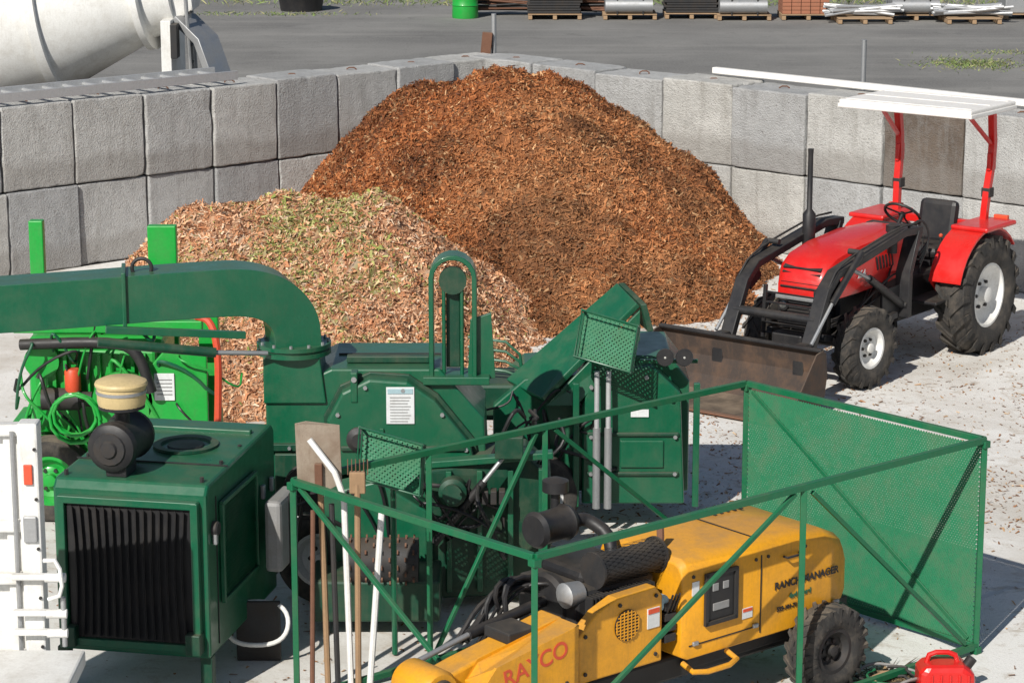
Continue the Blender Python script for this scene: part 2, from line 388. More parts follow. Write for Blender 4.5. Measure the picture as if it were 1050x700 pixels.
me.materials.append(M['chip']); scene.collection.objects.link(bpy.data.objects.new('wood_chip_litter',me))
# ---------------------------------------------------------------- TRACTOR (local: x fwd, y left)
T=top('farm_tractor',(4.30,25.93,.01),math.atan2(-.79,-.61),world=False)
wheel('rear_wheel',(0,.62,.6),0,.60,.34,.33,T,M['white'],1,18,.03)
wheel('rear_wheel_far',(0,-.62,.6),0,.60,.34,.33,T,M['white'],-1,18,.03)
wheel('front_wheel',(2.08,.50,.40),-.10,.39,.22,.20,T,M['white'],1,16,.02)
wheel('front_wheel_far',(2.08,-.53,.40),-.10,.39,.22,.20,T,M['white'],-1,16,.02)
box('gearbox',(.35,0,.62),(1.1,.42,.45),M['black'],T,bevel=.04)
box('engine',(1.45,0,.72),(1.2,.36,.5),M['black'],T,bevel=.03)
cyl('rear_axle',(0,-.5,.6),(0,.5,.6),.11,M['black'],T)
box('front_axle',(2.05,0,.42),(.14,.9,.12),M['black'],T,bevel=.02)
box('axle_carrier',(2.05,0,.58),(.5,.26,.25),M['black'],T,bevel=.02)
def hood_sec(x,w,z0,z1):
    a=.09
    return [(x,-w,z0),(x,-w,z1-a),(x,-w*.93,z1-a*.45),(x,-w*.7,z1-.02),(x,-w*.3,z1),(x,w*.3,z1),(x,w*.7,z1-.02),(x,w*.93,z1-a*.45),(x,w,z1-a),(x,w,z0)]
secs=[hood_sec(.92,.30,.94,1.40),hood_sec(1.3,.31,.90,1.41),hood_sec(1.9,.30,.88,1.37),hood_sec(2.25,.29,.88,1.31),hood_sec(2.42,.27,.88,1.23),hood_sec(2.50,.24,.90,1.10)]
V=[p for s in secs for p in s]; n=10; F=[]
for k in range(len(secs)-1):
    for i in range(n): j=(i+1)%n; F.append((k*n+i,k*n+j,(k+1)*n+j,(k+1)*n+i))
F+=[tuple(range(n)),tuple(range((len(secs)-1)*n,len(secs)*n))]
mesh('hood',V,F,M['red'],T)
multibox('hood_louvres',[((1.25+i*.06,s*.308,1.12),(.025,.012,.14),(0,.3,0)) for i in range(6) for s in(-1,1)],M['black'],T)
multibox('nose_louvres',[((2.49-.012*i,0,1.0+i*.045),(.05,.42,.014),(0,.5,0)) for i in range(5)],M['black'],T)
box('grille',(2.43,0,.73),(.12,.50,.30),M['black'],T,bevel=.02)
multibox('grille_bars',[((2.495,0,.62+i*.035),(.02,.44,.010)) for i in range(8)],M['dark'],T)
multibox('grille_surround',[((2.49,0,.885),(.05,.52,.035))],M['steel'],T,.005)
for s in(-1,1): 
    lathe('headlamp_bezel',[(0,.06),(.035,.06),(.036,.045)],(2.485,s*.17,.81),(1,0,0),M['black'],T,16)
    lathe('headlamp',[(0,.045),(.012,.035),(.018,0)],(2.515,s*.17,.81),(1,0,0),M['glass'],T,16)
box('front_ballast',(2.62,0,.52),(.2,.34,.12),M['black'],T,bevel=.02)
box('dash',(.80,0,1.18),(.16,.5,.42),M['black'],T,bevel=.05)
cyl('steering_column',(.72,0,1.2),(.52,0,1.42),.022,M['black'],T)
lathe('steering_wheel_hub',[(0,.04),(.03,.03)],(.52,0,1.42),(-.67,0,.74),M['black'],T,12)
ax=Vector((-.67,0,.74)).normalized();u_,w_=frame(ax)
tube('steering_wheel',[Vector((.51,0,1.43))+(u_*math.cos(a)+w_*math.sin(a))*.19 for a in [i*math.pi/12 for i in range(24)]],.015,M['black'],T,closed=True)
for a in (.5,2.6,4.7): tube('spoke',[(.51,0,1.43),Vector((.51,0,1.43))+(u_*math.cos(a)+w_*math.sin(a))*.19],.009,M['black'],T)
for s in(-1,1): box('footplate',(.55,s*.42,.62),(.55,.34,.03),M['black'],T)
for i,(x,y) in enumerate([(.45,.18),(.5,-.2),(.3,.3)]): 
    tube('lever',[(x,y,.8),(x-.03,y+.02,1.2)],.01,M['black'],T); lathe('lever_knob',[(0,0),(.01,.02),(.03,.022),(.045,0)],(x-.03,y+.02,1.19),(0,0,1),M['orange' if i==2 else 'black'],T,10)
box('seat_base',(-.02,0,1.0),(.44,.46,.12),M['black'],T,bevel=.05)
box('seat_back',(-.26,0,1.25),(.12,.44,.46),M['black'],T,(0,-.18,0),.055)
box('seat_pedestal',(-.02,0,.88),(.3,.3,.14),M['black'],T)
for s in(-1,1):
    arc=[(.68*math.cos(a),.68*math.sin(a)+.6) for a in [math.radians(t) for t in range(18,150,11)]]
    poly=arc+[(-.45,.75),(.5,.68)]
    prism('fender_side',poly,s*.40,s*.425,M['red'],T,.004)
    V=[];F=[]
    for i,(x,z) in enumerate(arc): V+=[(x,s*.40,z),(x,s*.76,z),(x,s*.76,z+.025),(x,s*.40,z+.025)]
    for i in range(len(arc)-1):
        for q in range(4): r_=(q+1)%4; F.append((i*4+q,i*4+r_,i*4+4+r_,i*4+4+q))
    F+=[(0,1,2,3),tuple(len(V)-4+q for q in range(4))]
    mesh('fender_top',V,F,M['red'],T)
    box('fender_flat',(-.12,s*.6,1.30),(.66,.42,.05),M['red'],T,bevel=.02)
    box('tail_lamp',(-.47,s*.62,1.32),(.05,.16,.07),M['orange'],T)
    sweep('canopy_post',smoothpath([(-.28,s*.50,1.0),(-.30,s*.52,1.55),(-.38,s*.54,2.0),(-.30,s*.55,2.46)],1),rect(.07,.07),M['red'],T,.005)
    bar('canopy_brace',(-.33,s*.54,2.1),(.12,s*.5,2.44),.04,.03,M['red'],T)
    box('post_gusset',(-.36,s*.535,1.92),(.14,.04,.18),M['red'],T)
    box('post_clamp',(-.33,s*.52,1.60),(.10,.10,.10),M['dark'],T)
box('canopy',(-.02,-.05,2.52),(.98,1.52,.045),M['canvas'],T,bevel=.015)
box('canopy_lip',(-.02,-.05,2.48),(1.0,1.54,.045),M['canvas'],T,bevel=.01)
multibox('canopy_ribs',[((-.02+i*.4,-.05,2.545),(.025,1.44,.006)) for i in(-1,0,1)],M['canvas'],T,.002)
box('rops_cross',(-.31,0,1.25),(.08,1.1,.08),M['red'],T)
lathe('exhaust',[(0,.03),(0.05,.065),(.42,.065),(.47,.028),(1.02,.026),(1.07,.03)],(1.75,-.36,1.15),(0,0,1),M['black'],T,16)
lathe('air_cleaner',[(0,.05),(.2,.05),(.22,.07),(.28,.07),(.30,0)],(1.35,.36,1.2),(0,0,1),M['black'],T,16)
for s in(-1,1):
    y=s*.45
    sweep('loader_mast',[(1.25,y,.55),(1.25,y,1.0),(1.08,y,1.40)],rect(.07,.16),M['black'],T,.008,up=(0,1,0))
    box('mast_plate',(1.35,y-s*.04,.72),(.55,.03,.32),M['black'],T)
    sweep('loader_arm',[(1.02,y,1.40),(1.35,y,1.42),(2.62,y,1.20),(2.80,y,1.06),(3.18,y,.32)],rect(.075,.14),M['black'],T,.008,up=(0,1,0))
    box('arm_gusset',(2.66,y,1.08),(.22,.085,.16),M['black'],T,(0,.5,0))
    cyl('lift_cylinder',(1.28,y+s*.0,.68),(1.95,y,1.05),.04,M['black'],T); cyl('lift_rod',(1.95,y,1.05),(2.35,y,1.22),.02,M['steel'],T)
    cyl('tilt_cylinder',(2.25,y+s*.08,1.36),(2.78,y+s*.08,.95),.034,M['black'],T); cyl('tilt_rod',(2.78,y+s*.08,.95),(3.14,y+s*.08,.62),.017,M['steel'],T)
    sweep('frame_stay',[(1.4,y,.6),(2.3,s*.33,.5),(2.55,s*.3,.55)],rect(.06,.06),M['black'],T,.005)
    sweep('grille_guard_post',[(2.66,s*.30,.5),(2.66,s*.28,1.02)],rect(.035,.035),M['black'],T,.004)
    tube('hydraulic_line',[(1.1,y+s*.04,1.48),(1.5,y+s*.04,1.49),(2.6,y+s*.04,1.30),(2.8,y+s*.05,1.1)],.011,M['dark'],T,2)
    for x,z in((1.05,1.40),(1.28,.68),(2.36,1.22),(2.25,1.36),(3.16,.35)): cyl('pin',(x,y-.06,z),(x,y+.06,z),.028,M['dark'],T,n=10)
multibox('grille_guard',[((2.66,0,.55+i*.1),(.02,.58,.016)) for i in range(5)],M['black'],T)
cyl('arm_cross_tube',(2.93,-.45,.80),(2.93,.45,.80),.045,M['black'],T)
by=-.17; bx=3.27
bp=[(0,.60),(-.05,.56),(-.08,.36),(-.04,.16),(.06,.03),(.16,0),(.60,0),(.60,.02),(.18,.03),(.09,.06),(.0,.18),(-.04,.36),(-.02,.54),(.03,.58)]
prism('bucket_shell',[(bx+a,z+.02) for a,z in bp],by-.90,by+.90,M['mud'],T,.004)
for s in(-1,1):
    prism('bucket_side',[(bx+a,z+.02) for a,z in [(0,.60),(-.05,.56),(-.08,.36),(-.04,.16),(.06,.03),(.16,0),(.58,0),(.5,.15),(.12,.58)]],by+s*.90,by+s*.915,M['mud'],T,.003)
box('bucket_rim',(bx+.02,by,.62),(.06,1.82,.03),M['black'],T)
box('cutting_edge',(bx+.61,by,.025),(.10,1.84,.018),M['rust'],T,bevel=.003)
for s in (-.45,.45): box('bucket_bracket',(bx-.1,s,.45),(.14,.12,.34),M['black'],T,bevel=.01)
text('lettering','254',.1,(1.85,.312,1.06),(math.radians(90),0,math.radians(180)),M['label'],T)
for s in(-.3,.3): bar('lower_link',(-.2,s,.5),(-.75,s,.35),.05,.06,M['black'],T)
for i in range(9):
    y=random.uniform(.1,.35)
    tube('hose',[(1.1,y,.9+random.random()*.3),(1.5,y+.1,1.0-random.random()*.3),(1.9,.34,.8-random.random()*.2),(2.3,.25,.7-random.random()*.2)],.011,M['black'],T,2)
for i in range(4):
    tube('loader_hose',[(.95,.45,1.0+.05*i),(.85,.52,1.3),(1.0,.5,1.52),(1.25,.48,1.46)],.012,M['black'],T,2)
# ---------------------------------------------------------------- GREEN CAGE
A=Vector((-1.39,15.47,0));B=Vector((.13,13.91,0));C=Vector((3.18,16.47,0));D=Vector((1.72,18.05,0))
K=top('steel_cage',(1,16,0))
def rz(p,z): return Vector((p.x,p.y,z))
HT=1.52
for nm,p,q in (('top_rail',A,B),('top_rail',B,C),('top_rail',C,D),('top_rail',D,A)):
    for z,n_ in((HT,nm),(.06,'base_rail')): bar(n_,rz(p,z),rz(q,z),.042,.042,M['cgreen'],K)
def lerp(p,q,t): return p*(1-t)+q*t
for p in (A,B,C,D,lerp(B,C,.56),lerp(A,D,.52),lerp(A,D,.27)):
    bar('post',rz(p,.03),rz(p,HT-.02),.038,.038,M['cgreen'],K)
def bz(p,q,t0,z0,t1,z1,m='cgreen'): bar('brace',rz(lerp(p,q,t0),z0),rz(lerp(p,q,t1),z1),.028,.028,M[m],K)
bz(A,B,.03,HT-.03,.97,.2); bz(B,C,.54,HT-.03,.03,.3); bz(B,C,.58,HT-.05,.97,.1)
bz(A,D,.50,HT-.03,.28,.1); bz(A,D,.54,HT-.03,.97,.1)
dd=(C-D).normalized()
expanded('mesh_panel',rz(D,.08)+dd*.03,(C-D)-dd*.06,(0,0,HT-.12),.034,.0145,M['gmesh'],K,1.5)
bz(D,C,.03,HT-.05,.97,.1)
for p in(A,B,C,D): 
    for z in(HT,.06): box('weld_gusset',rz(p,z-.03),(.06,.06,.05),M['cgreen'],K,(0,0,.7),.006)
# ---------------------------------------------------------------- YELLOW STUMP GRINDER
Gr=top('stump_grinder',(-1.39,15.47,.01),math.atan2(.638,.77),world=False)
def g(L,W,z): return (L,-W,z)
def gsec(L,w0,w1,z0,z1,a=.12):
    return [g(L,w1,z0),g(L,w1,z1-a),g(L,w1-a*.35,z1-a*.35),g(L,w1-a,z1),g(L,w0+a,z1),g(L,w0+a*.35,z1-a*.35),g(L,w0,z1-a),g(L,w0,z0)]
def loft(name,S,mat,par,bevel=.008):
    V=[p for s in S for p in s];n=len(S[0]);F=[]
    for k in range(len(S)-1):
        for i in range(n): j=(i+1)%n; F.append((k*n+i,k*n+j,(k+1)*n+j,(k+1)*n+i))
    F+=[tuple(range(n)),tuple(range((len(S)-1)*n,len(S)*n))]
    return mesh(name,V,F,mat,par,bevel)
loft('hood',[gsec(1.62,1.12,1.88,.48,1.08,.07),gsec(1.66,1.10,1.90,.46,1.11,.07),gsec(2.6,1.10,1.90,.46,1.12,.07),gsec(2.9,1.12,1.90,.5,1.07,.08),gsec(3.08,1.16,1.88,.56,.99,.09),gsec(3.15,1.22,1.84,.6,.88,.08)],M['yellow'],Gr)
box('control_panel',g(1.93,1.905,.83),(.24,.02,.30),M['black'],Gr); 
multibox('panel_frame',[(g(1.93,1.92,.99),(.28,.02,.025)),(g(1.93,1.92,.67),(.28,.02,.025)),(g(1.80,1.92,.83),(.025,.02,.34)),(g(2.06,1.92,.83),(.025,.02,.34))],M['dark'],Gr)
multibox('panel_gauges',[(g(1.88+.09*i,1.918,.90),(.05,.01,.05)) for i in range(2)]+[(g(1.93,1.918,.77),(.14,.01,.05))],M['grey'],Gr,.004)
box('panel_seam',g(2.3,1.902,.76),(.008,.006,.52),M['black'],Gr,bevel=0)
box('panel_seam',g(1.98,1.902,.55),(.62,.006,.007),M['black'],Gr,bevel=0)
box('hood_seam',g(2.3,1.5,1.121),(.008,.62,.006),M['black'],Gr,bevel=0)
for i in range(5): box('hood_slot',g(2.45+.06*i,1.25,1.121),(.02,.16,.006),M['black'],Gr,bevel=0)
for L in(1.72,2.25,3.0): box('latch',g(L,1.91,.56),(.05,.02,.03),M['steel'],Gr)
for L in(1.7,2.0,2.25,2.36,2.7): cyl('bolt',g(L,1.90,1.0),g(L,1.908,1.0),.012,M['dark'],Gr,n=8)
tube('hood_handle',[g(2.5,1.905,.97),g(2.5,1.94,.97),g(2.64,1.94,.97),g(2.64,1.905,.97)],.008,M['dark'],Gr)
text('lettering','RANCH MANAGER',.07,g(2.72,1.906,.78),(math.radians(90),0,0),M['black'],Gr)
text('lettering','4x4 diesel',.05,g(2.66,1.906,.69),(math.radians(90),0,0),M['dgreen'],Gr)
text('lettering','555-101-711',.04,g(2.55,1.906,.62),(math.radians(90),0,0),M['black'],Gr)
box('decal',g(2.18,1.903,.66),(.09,.004,.07),M['label'],Gr,bevel=0); box('decal',g(2.18,1.906,.68),(.08,.004,.02),M['orange'],Gr,bevel=0)
box('decal',g(1.72,1.903,.92),(.06,.004,.09),M['label'],Gr,bevel=0)
box('tool_box',g(3.14,1.55,.62),(.12,.3,.18),M['yellow'],Gr,bevel=.02)
box('chassis',g(1.8,1.5,.36),(3.0,.5,.16),M['black'],Gr,bevel=.02)
box('underbody',g(2.4,1.5,.42),(1.3,.62,.14),M['dark'],Gr)
wheel('drive_wheel',g(2.82,2.0,.3),0,.30,.2,.15,Gr,M['dark'],-1,20,.012)
wheel('drive_wheel_far',g(2.82,1.0,.3),0,.30,.2,.15,Gr,M['dark'],1,20,.012)
wheel('front_wheel',g(.9,1.90,.22),0,.22,.16,.11,Gr,M['dark'],-1,0)
box('engine_block',g(1.25,1.40,.72),(.66,.56,.56),M['dark'],Gr,bevel=.03)
box('engine_shroud',g(1.30,1.35,1.02),(.44,.42,.10),M['black'],Gr,bevel=.04)
multibox('cooling_fins',[(g(1.0+i*.03,1.70,.84),(.010,.10,.26)) for i in range(18)],M['dark'],Gr)
lathe('flywheel_screen',[(0,0),(0,.19),(.05,.20),(.08,.18),(.08,0)],g(.98,1.4,.86),(-1,0,0),M['black'],Gr,28)
lathe('alternator',[(0,0),(0,.07),(.12,.08),(.14,.05),(.14,0)],g(1.0,1.62,.98),(-1,0,0),M['steel'],Gr,20)
lathe('oil_filter',[(0,.05),(.12,.05),(.13,.03)],g(1.5,1.72,.86),(0,-1,0),M['labelb'],Gr,16)
tube('fan_belt',[g(.93,1.4+.15*math.cos(t),.86+.15*math.sin(t)) if math.cos(t)<.3 else g(.93,1.62+.06*math.cos(t),.97+.06*math.sin(t)) for t in [i*math.pi/12 for i in range(24)]],.008,M['black'],Gr,closed=True)
def perf(name,L0,L1,W,z,r,mat):
    ax=Vector((1,0,0)); o=Vector(g(L0,W,z)); V=[];F=[]; nn=26; nl=14; ln=L1-L0
    cyl(name+'_core',o,o+ax*ln,r*.84,M['dark'],Gr)
    for i in range(nn):
        a=2*math.pi*i/nn
        for k in range(nl):
            a2=a+(math.pi/nn if k%2 else 0)
            for dx,da in((1,1),(1,-1)):
                def P(x,a_): return o+ax*x+Vector((0,math.cos(a_),math.sin(a_)))*r
                x0=k*ln/nl; x1=(k+1)*ln/nl; ab=a2+da*math.pi/nn
                w=.006; n_=len(V)
                V+=[P(x0,a2)-ax*w,P(x0,a2)+ax*w,P(x1,ab)+ax*w,P(x1,ab)-ax*w]; F.append((n_,n_+1,n_+2,n_+3))
    mesh(name,V,F,mat,Gr,0,False)
    for x in(0,ln): lathe('end_ring',[(-.008,r*1.02),(.008,r*1.02)],o+ax*x,ax,mat,Gr,26)
perf('muffler_shield',1.10,1.62,1.64,1.10,.115,M['dark'])
lathe('air_filter',[(0,0),(0,.10),(.03,.12),(.06,.105),(.26,.105),(.28,.12),(.31,.11),(.32,0)],g(1.05,1.12,1.24),(1,.1,0),M['black'],Gr,24)
lathe('precleaner',[(0,.03),(.1,.03),(.11,.085),(.18,.085),(.2,.03)],g(1.32,1.02,1.32),(0,0,1),M['black'],Gr,20)
tube('intake_hose',[g(1.38,1.12,1.24),g(1.5,1.12,1.24),g(1.56,1.3,1.14),g(1.45,1.4,.95)],.045,M['black'],Gr,2,n=12)
tube('exhaust_stub',[g(1.6,1.64,1.1),g(1.70,1.6,1.14),g(1.74,1.55,1.24)],.025,M['rust'],Gr,2)
def plate(name,pts,nrm,th,mat,par,bevel=.004):
    n=len(pts); nv=Vector(nrm).normalized()*th; V=[Vector(p) for p in pts]+[Vector(p)+nv for p in pts]
    F=[tuple(range(n)),tuple(range(2*n-1,n-1,-1))]+[(i,(i+1)%n,n+(i+1)%n,n+i) for i in range(n)]
    return mesh(name,V,F,mat,par,bevel,False)
plate('belt_guard',[g(.78,1.88,.50),g(.76,1.88,.80),g(.92,1.88,.93),g(1.08,1.88,.99),g(1.40,1.88,1.00),g(1.46,1.88,.93),g(1.46,1.88,.50)],(0,1,0),.09,M['yellow'],Gr,.012)
lathe('guard_vent',[(0,.10),(.008,.10),(.009,0)],g(1.16,1.88,.80),(0,-1,0),M['black'],Gr,28)
multibox('vent_bars',[(g(1.16,1.892,.80+.02*j),(2*math.sqrt(max(.0001,.0095-(.02*j)**2)),.004,.007)) for j in range(-4,5)]+[(g(1.16+.03*j,1.893,.80),(.006,.004,2*math.sqrt(max(.0001,.0095-(.03*j)**2)))) for j in range(-3,4)],M['yellow'],Gr)
for x,z in((.82,.56),(.82,.80),(1.40,.94),(1.40,.56),(1.1,.94)): cyl('bolt',g(x,1.88,z),g(x,1.892,z),.013,M['dark'],Gr,n=6)
box('warning_label',g(1.38,1.884,.80),(.10,.006,.13),M['label'],Gr,bevel=0)
box('warning_label_head',g(1.38,1.888,.845),(.09,.006,.03),M['orange'],Gr,bevel=0)
sweep('boom',smoothpath([g(-.28,1.62,.56),g(-.05,1.62,.64),g(.4,1.62,.72),g(.8,1.62,.80)],1),rect(.20,.20),M['yellow'],Gr,.02,up=(0,0,1))
box('boom_bracket',g(.45,1.62,.85),(.22,.24,.07),M['dark'],Gr,bevel=.01)
lathe('cutter_motor',[(0,0),(0,.12),(.03,.14),(.30,.14),(.33,.12),(.33,0)],g(-.22,1.80,.66),(0,1,0),M['yellow'],Gr,28)
lathe('cutter_motor_cap',[(0,.09),(.03,.085),(.03,0)],g(-.22,1.80,.66),(0,-1,0),M['dark'],Gr,20)
plate('side_shield',[g(.02,1.92,.36),g(-.02,1.92,.66),g(.10,1.92,.78),g(.74,1.92,.90),g(.74,1.92,.45)],(0,1,0),.03,M['yellow'],Gr,.008)
plate('side_shield_top',[g(-.0,1.92,.68),g(.10,1.92,.785),g(.74,1.92,.905),g(.74,1.74,.905),g(.10,1.74,.785),g(-.0,1.74,.68)],(0,0,-1),.015,M['yellow'],Gr,.003)
text('lettering','RAYCO',.15,g(.40,1.922,.735),(math.radians(90),math.radians(-11),0),M['orange'],Gr)
for i in range(4): cyl('shield_bolt',g(.1+.18*i,1.91,.50+.02*i),g(.1+.18*i,1.93,.50+.02*i),.014,M['dark'],Gr,n=6)
lathe('cutter_wheel',[(0,0),(0,.28),(.04,.28),(.04,0)],g(-.25,1.48,.3),(0,1,0),M['rust'],Gr,24)
cyl('ram',g(.3,1.4,.8),g(1.0,1.4,.9),.035,M['black'],Gr); cyl('ram_rod',g(-.1,1.4,.72),g(.3,1.4,.8),.018,M['steel'],Gr)
for i in range(12):
    a=random.random();b_=random.random()
    tube('hydraulic_hose',[g(.25+.4*a,1.3+.2*b_,.75),g(.5+.3*b_,1.25+.1*a,.92+.18*a),g(.85+.2*a,1.2+.3*b_,.95+.1*b_),g(1.0+.2*b_,1.45,.8)],random.choice([.011,.014,.017]),M['black'],Gr,2)
tube('step_bracket',[g(1.6,1.92,.46),g(1.6,2.05,.42),g(1.98,2.05,.42),g(1.98,1.92,.46)],.018,M['yellow'],Gr,1)
multibox('valve_bank',[(g(1.55,1.8,.62+.07*i),(.1,.12,.05)) for i in range(4)],M['dark'],Gr,.005)
for i in range(3): tube('valve_lever',[g(1.52+.03*i,1.86,.8),g(1.50+.03*i,1.93,.93)],.007,M['black'],Gr)
box('tow_bar',g(3.3,1.5,.36),(.4,.1,.08),M['black'],Gr)
# ---------------------------------------------------------------- WOOD CHIPPER 1
W1=top('wood_chipper',(-2.0,17,0))
yw=-.2; er=Vector((.98,-.2,0)); eb=Vector((.2,.98,0)); O1=Vector((-2.97,15.75,0))
def q(a,b_,z): return O1+er*a+eb*b_+Vector((0,0,z))
rr=(0,0,yw)
prism_pts=[(.0,.30),(0,1.40),(.05,1.46),(1.45,1.50),(1.5,1.45),(1.5,.3)]
V=[q(0,b_,z) for b_,z in prism_pts]+[q(1.04,b_,z) for b_,z in prism_pts]; n=6
mesh('engine_cover',V,[tuple(range(n)),tuple(range(2*n-1,n-1,-1))]+[(i,(i+1)%n,n+(i+1)%n,n+i) for i in range(n)],M['dgreen'],W1,.02,False)
box('radiator_recess',q(.52,-.012,.86),(.84,.03,.92),M['black'],W1,rr)
V=[];F=[]
for i in range(-7,8):
    for k in range(9):
        t=k/8; z=.42+.88*t; x=.52+.054*i+.018*math.sin(t*math.pi)*(1 if i<0 else -1)*(abs(i)/7)
        V+=[q(x-.011,-.03,z),q(x+.011,-.065,z)]
        if k: n_=len(V); F.append((n_-4,n_-3,n_-1,n_-2))
mesh('radiator_fins',V,F,M['dark'],W1,0,False)
multibox('radiator_frame',[(q(.52,-.03,1.34),(.94,.06,.05),rr),(q(.52,-.03,.38),(.94,.06,.05),rr),(q(.07,-.03,.86),(.05,.06,1.0),rr),(q(.97,-.03,.86),(.05,.06,1.0),rr)],M['dgreen'],W1,.006)
box('side_vent',q(1.048,.62,.95),(.012,.7,.62),M['dark'],W1,rr)
expanded('side_vent_mesh',q(1.06,.27,.64),eb*.7,(0,0,.62),.035,.013,M['dgreen'],W1)
multibox('side_frame',[(q(1.06,.62,1.28),(.03,.76,.03),rr),(q(1.06,.62,.62),(.03,.76,.03),rr),(q(1.06,.25,.95),(.03,.03,.66),rr),(q(1.06,.99,.95),(.03,.03,.66),rr)],M['dgreen'],W1,.004)
for b_ in(.1,1.15,1.35): box('latch',q(1.06,b_,1.1),(.03,.04,.10),M['steel'],W1,rr)
lathe('tank_cap',[(0,.05),(.03,.05),(.04,.04),(.04,0)],q(1.04,.12,1.15),er,M['dark'],W1,16)
lathe('top_opening',[(0,.0),(0,.20),(.012,.22),(.03,.22),(.03,.17),(.006,.16),(.006,0)],q(.62,.85,1.47),(0,0,1),M['dgreen2'],W1,32)
lathe('hood_louvre',[(0,.13),(.02,.12),(.021,0)],q(.62,.85,1.475),(0,0,1),M['black'],W1,24)
box('top_seam',q(.52,.45,1.477),(1.04,.012,.008),M['black'],W1,rr,0)
box('top_flange',q(.52,1.2,1.50),(.9,.05,.04),M['dgreen'],W1,rr)
box('side_seam',q(1.043,.18,.85),(.006,.008,1.0),M['black'],W1,rr,0)
for a_ in(.06,.98):
    for b_ in(.1,.5,.9,1.4): cyl('bolt',q(a_,b_,1.46),q(a_,b_,1.495),.015,M['dark'],W1,n=6)
lathe('air_filter',[(0,0),(0,.12),(.02,.155),(.07,.165),(.09,.15),(.36,.15),(.38,.165),(.42,.16),(.44,0)],q(.38,.05,1.66),eb,M['black'],W1,28)
lathe('filter_clip',[(0,.11),(.01,.105),(.012,.06),(.03,.05),(.032,0)],q(.38,.045,1.66),-eb,M['dark'],W1,16)
lathe('intake_neck',[(0,.05),(.22,.05)],q(.40,.25,1.72),(0,0,1),M['black'],W1,16)
lathe('precleaner_base',[(0,.06),(.03,.15),(.06,.15)],q(.40,.25,1.86),(0,0,1),M['black'],W1,28)
lathe('precleaner',[(0,.15),(.03,.158),(.12,.158),(.125,.168),(.14,.172),(.155,.165),(.175,.12),(.18,0)],q(.40,.25,1.91),(0,0,1),M['cream'],W1,32)
lathe('precleaner_band',[(0,.164),(.02,.164)],q(.40,.25,1.99),(0,0,1),M['steel'],W1,32)
box('filter_bracket',q(.40,.2,1.5),(.14,.2,.08),M['black'],W1,rr)
for a_ in(.1,.95): box('chassis_rail',q(a_,1.6,.42),(.1,3.4,.14),M['dgreen2'],W1,rr)
wheel('wheel',q(1.20,2.1,.34),yw,.34,.2,.2,W1,M['white'],-1)
box('tank',q(1.20,1.10,.86),(.12,.42,.50),M['grey'],W1,rr,.03)
box('tank_strap',q(1.265,1.10,.86),(.01,.05,.52),M['dark'],W1,rr,.002)
for a_ in (.02,1.0): box('leg',q(a_,.06,.16),(.08,.08,.30),M['dgreen2'],W1,rr)
prism('drum_housing',[(-1.78,.62),(-1.78,1.50),(-1.62,1.55),(-1.30,1.70),(-.52,1.70),(-.20,1.33),(-.17,.62)],17.75,18.6,M['dgreen'],W1,.015)
prism('belt_cover',[(-1.30,.95),(-1.33,1.35),(-1.22,1.56),(-1.02,1.66),(-.75,1.64),(-.55,1.50),(-.30,1.18),(-.25,.95)],17.60,17.75,M['dgreen'],W1,.02)
prism('belt_cover_rim',[(-1.34,.93),(-1.36,1.36),(-1.24,1.585),(-1.02,1.685),(-.74,1.665),(-.53,1.52),(-.27,1.19),(-.22,.93)],17.71,17.755,M['dgreen2'],W1,.006)
prism('housing_flange',[(-1.82,1.10),(-1.82,1.15),(-1.36,1.15),(-1.36,1.10)],17.70,17.78,M['dgreen2'],W1,.004)
for i in range(3): cyl('bolt',(-1.75+.14*i,17.70,1.125),(-1.75+.14*i,17.68,1.125),.014,M['steel'],W1,n=6)
for x,z in [(-1.25,1.4),(-1.05,1.6),(-.78,1.58),(-.5,1.4),(-.33,1.14),(-1.28,1.02)]: cyl('bolt',(x,17.61,z),(x,17.58,z),.016,M['steel'],W1,n=6)
plate('housing_rib',[(-.95,17.58,.96),(-.95,17.58,1.30),(-.92,17.58,1.30),(-.92,17.58,.96)],(0,1,0),.03,M['dgreen'],W1)
box('hinge_bar',(-.78,17.59,1.15),(.9,.03,.035),M['dgreen2'],W1)
lathe('bearing',[(0,0),(0,.09),(.03,.09),(.05,.05),(.08,.05),(.08,0)],(-1.10,17.6,1.22),(0,-1,0),M['dark'],W1,20)
box('top_hinge',(-.9,17.95,1.73),(.6,.08,.05),M['dgreen2'],W1); box('top_cover_seam',(-.9,18.2,1.705),(.75,.02,.012),M['black'],W1,bevel=0)
box('label_plate',(-.80,17.592,1.47),(.20,.008,.27),M['label'],W1,bevel=0); box('label_header',(-.80,17.586,1.575),(.18,.006,.035),M['labelb'],W1,bevel=0)
multibox('label_lines',[((-.80-.005*(i%3),17.586,1.53-.022*i),(.15-.012*(i%3),.004,.004)) for i in range(9)],M['grey'],W1)
box('housing_lug',(-1.13,17.65,1.60),(.05,.12,.22),M['dgreen'],W1); cyl('lug_pin',(-1.13,17.58,1.66),(-1.13,17.74,1.66),.02,M['steel'],W1)
prism('inspection_hatch',[(-1.72,.7),(-1.72,1.08),(-1.42,1.08),(-1.42,.7)],17.70,17.75,M['dgreen2'],W1,.01)
plate('hopper_side',[(-.62,17.35,.55),(-.62,17.35,1.05),(.10,17.5,1.12),(.28,17.5,.95),(.28,17.5,.1),(-.5,17.35,.1)],(0,1,0),.5,M['dgreen2'],W1,.015)
box('hopper_lip',(-.18,17.42,1.12),(.95,.1,.05),M['dgreen'],W1,(0,-.08,0))
multibox('hopper_ribs',[((-.45+.22*i,17.36+.02*i,.6),(.04,.05,.9)) for i in range(4)],M['dgreen'],W1,.005)
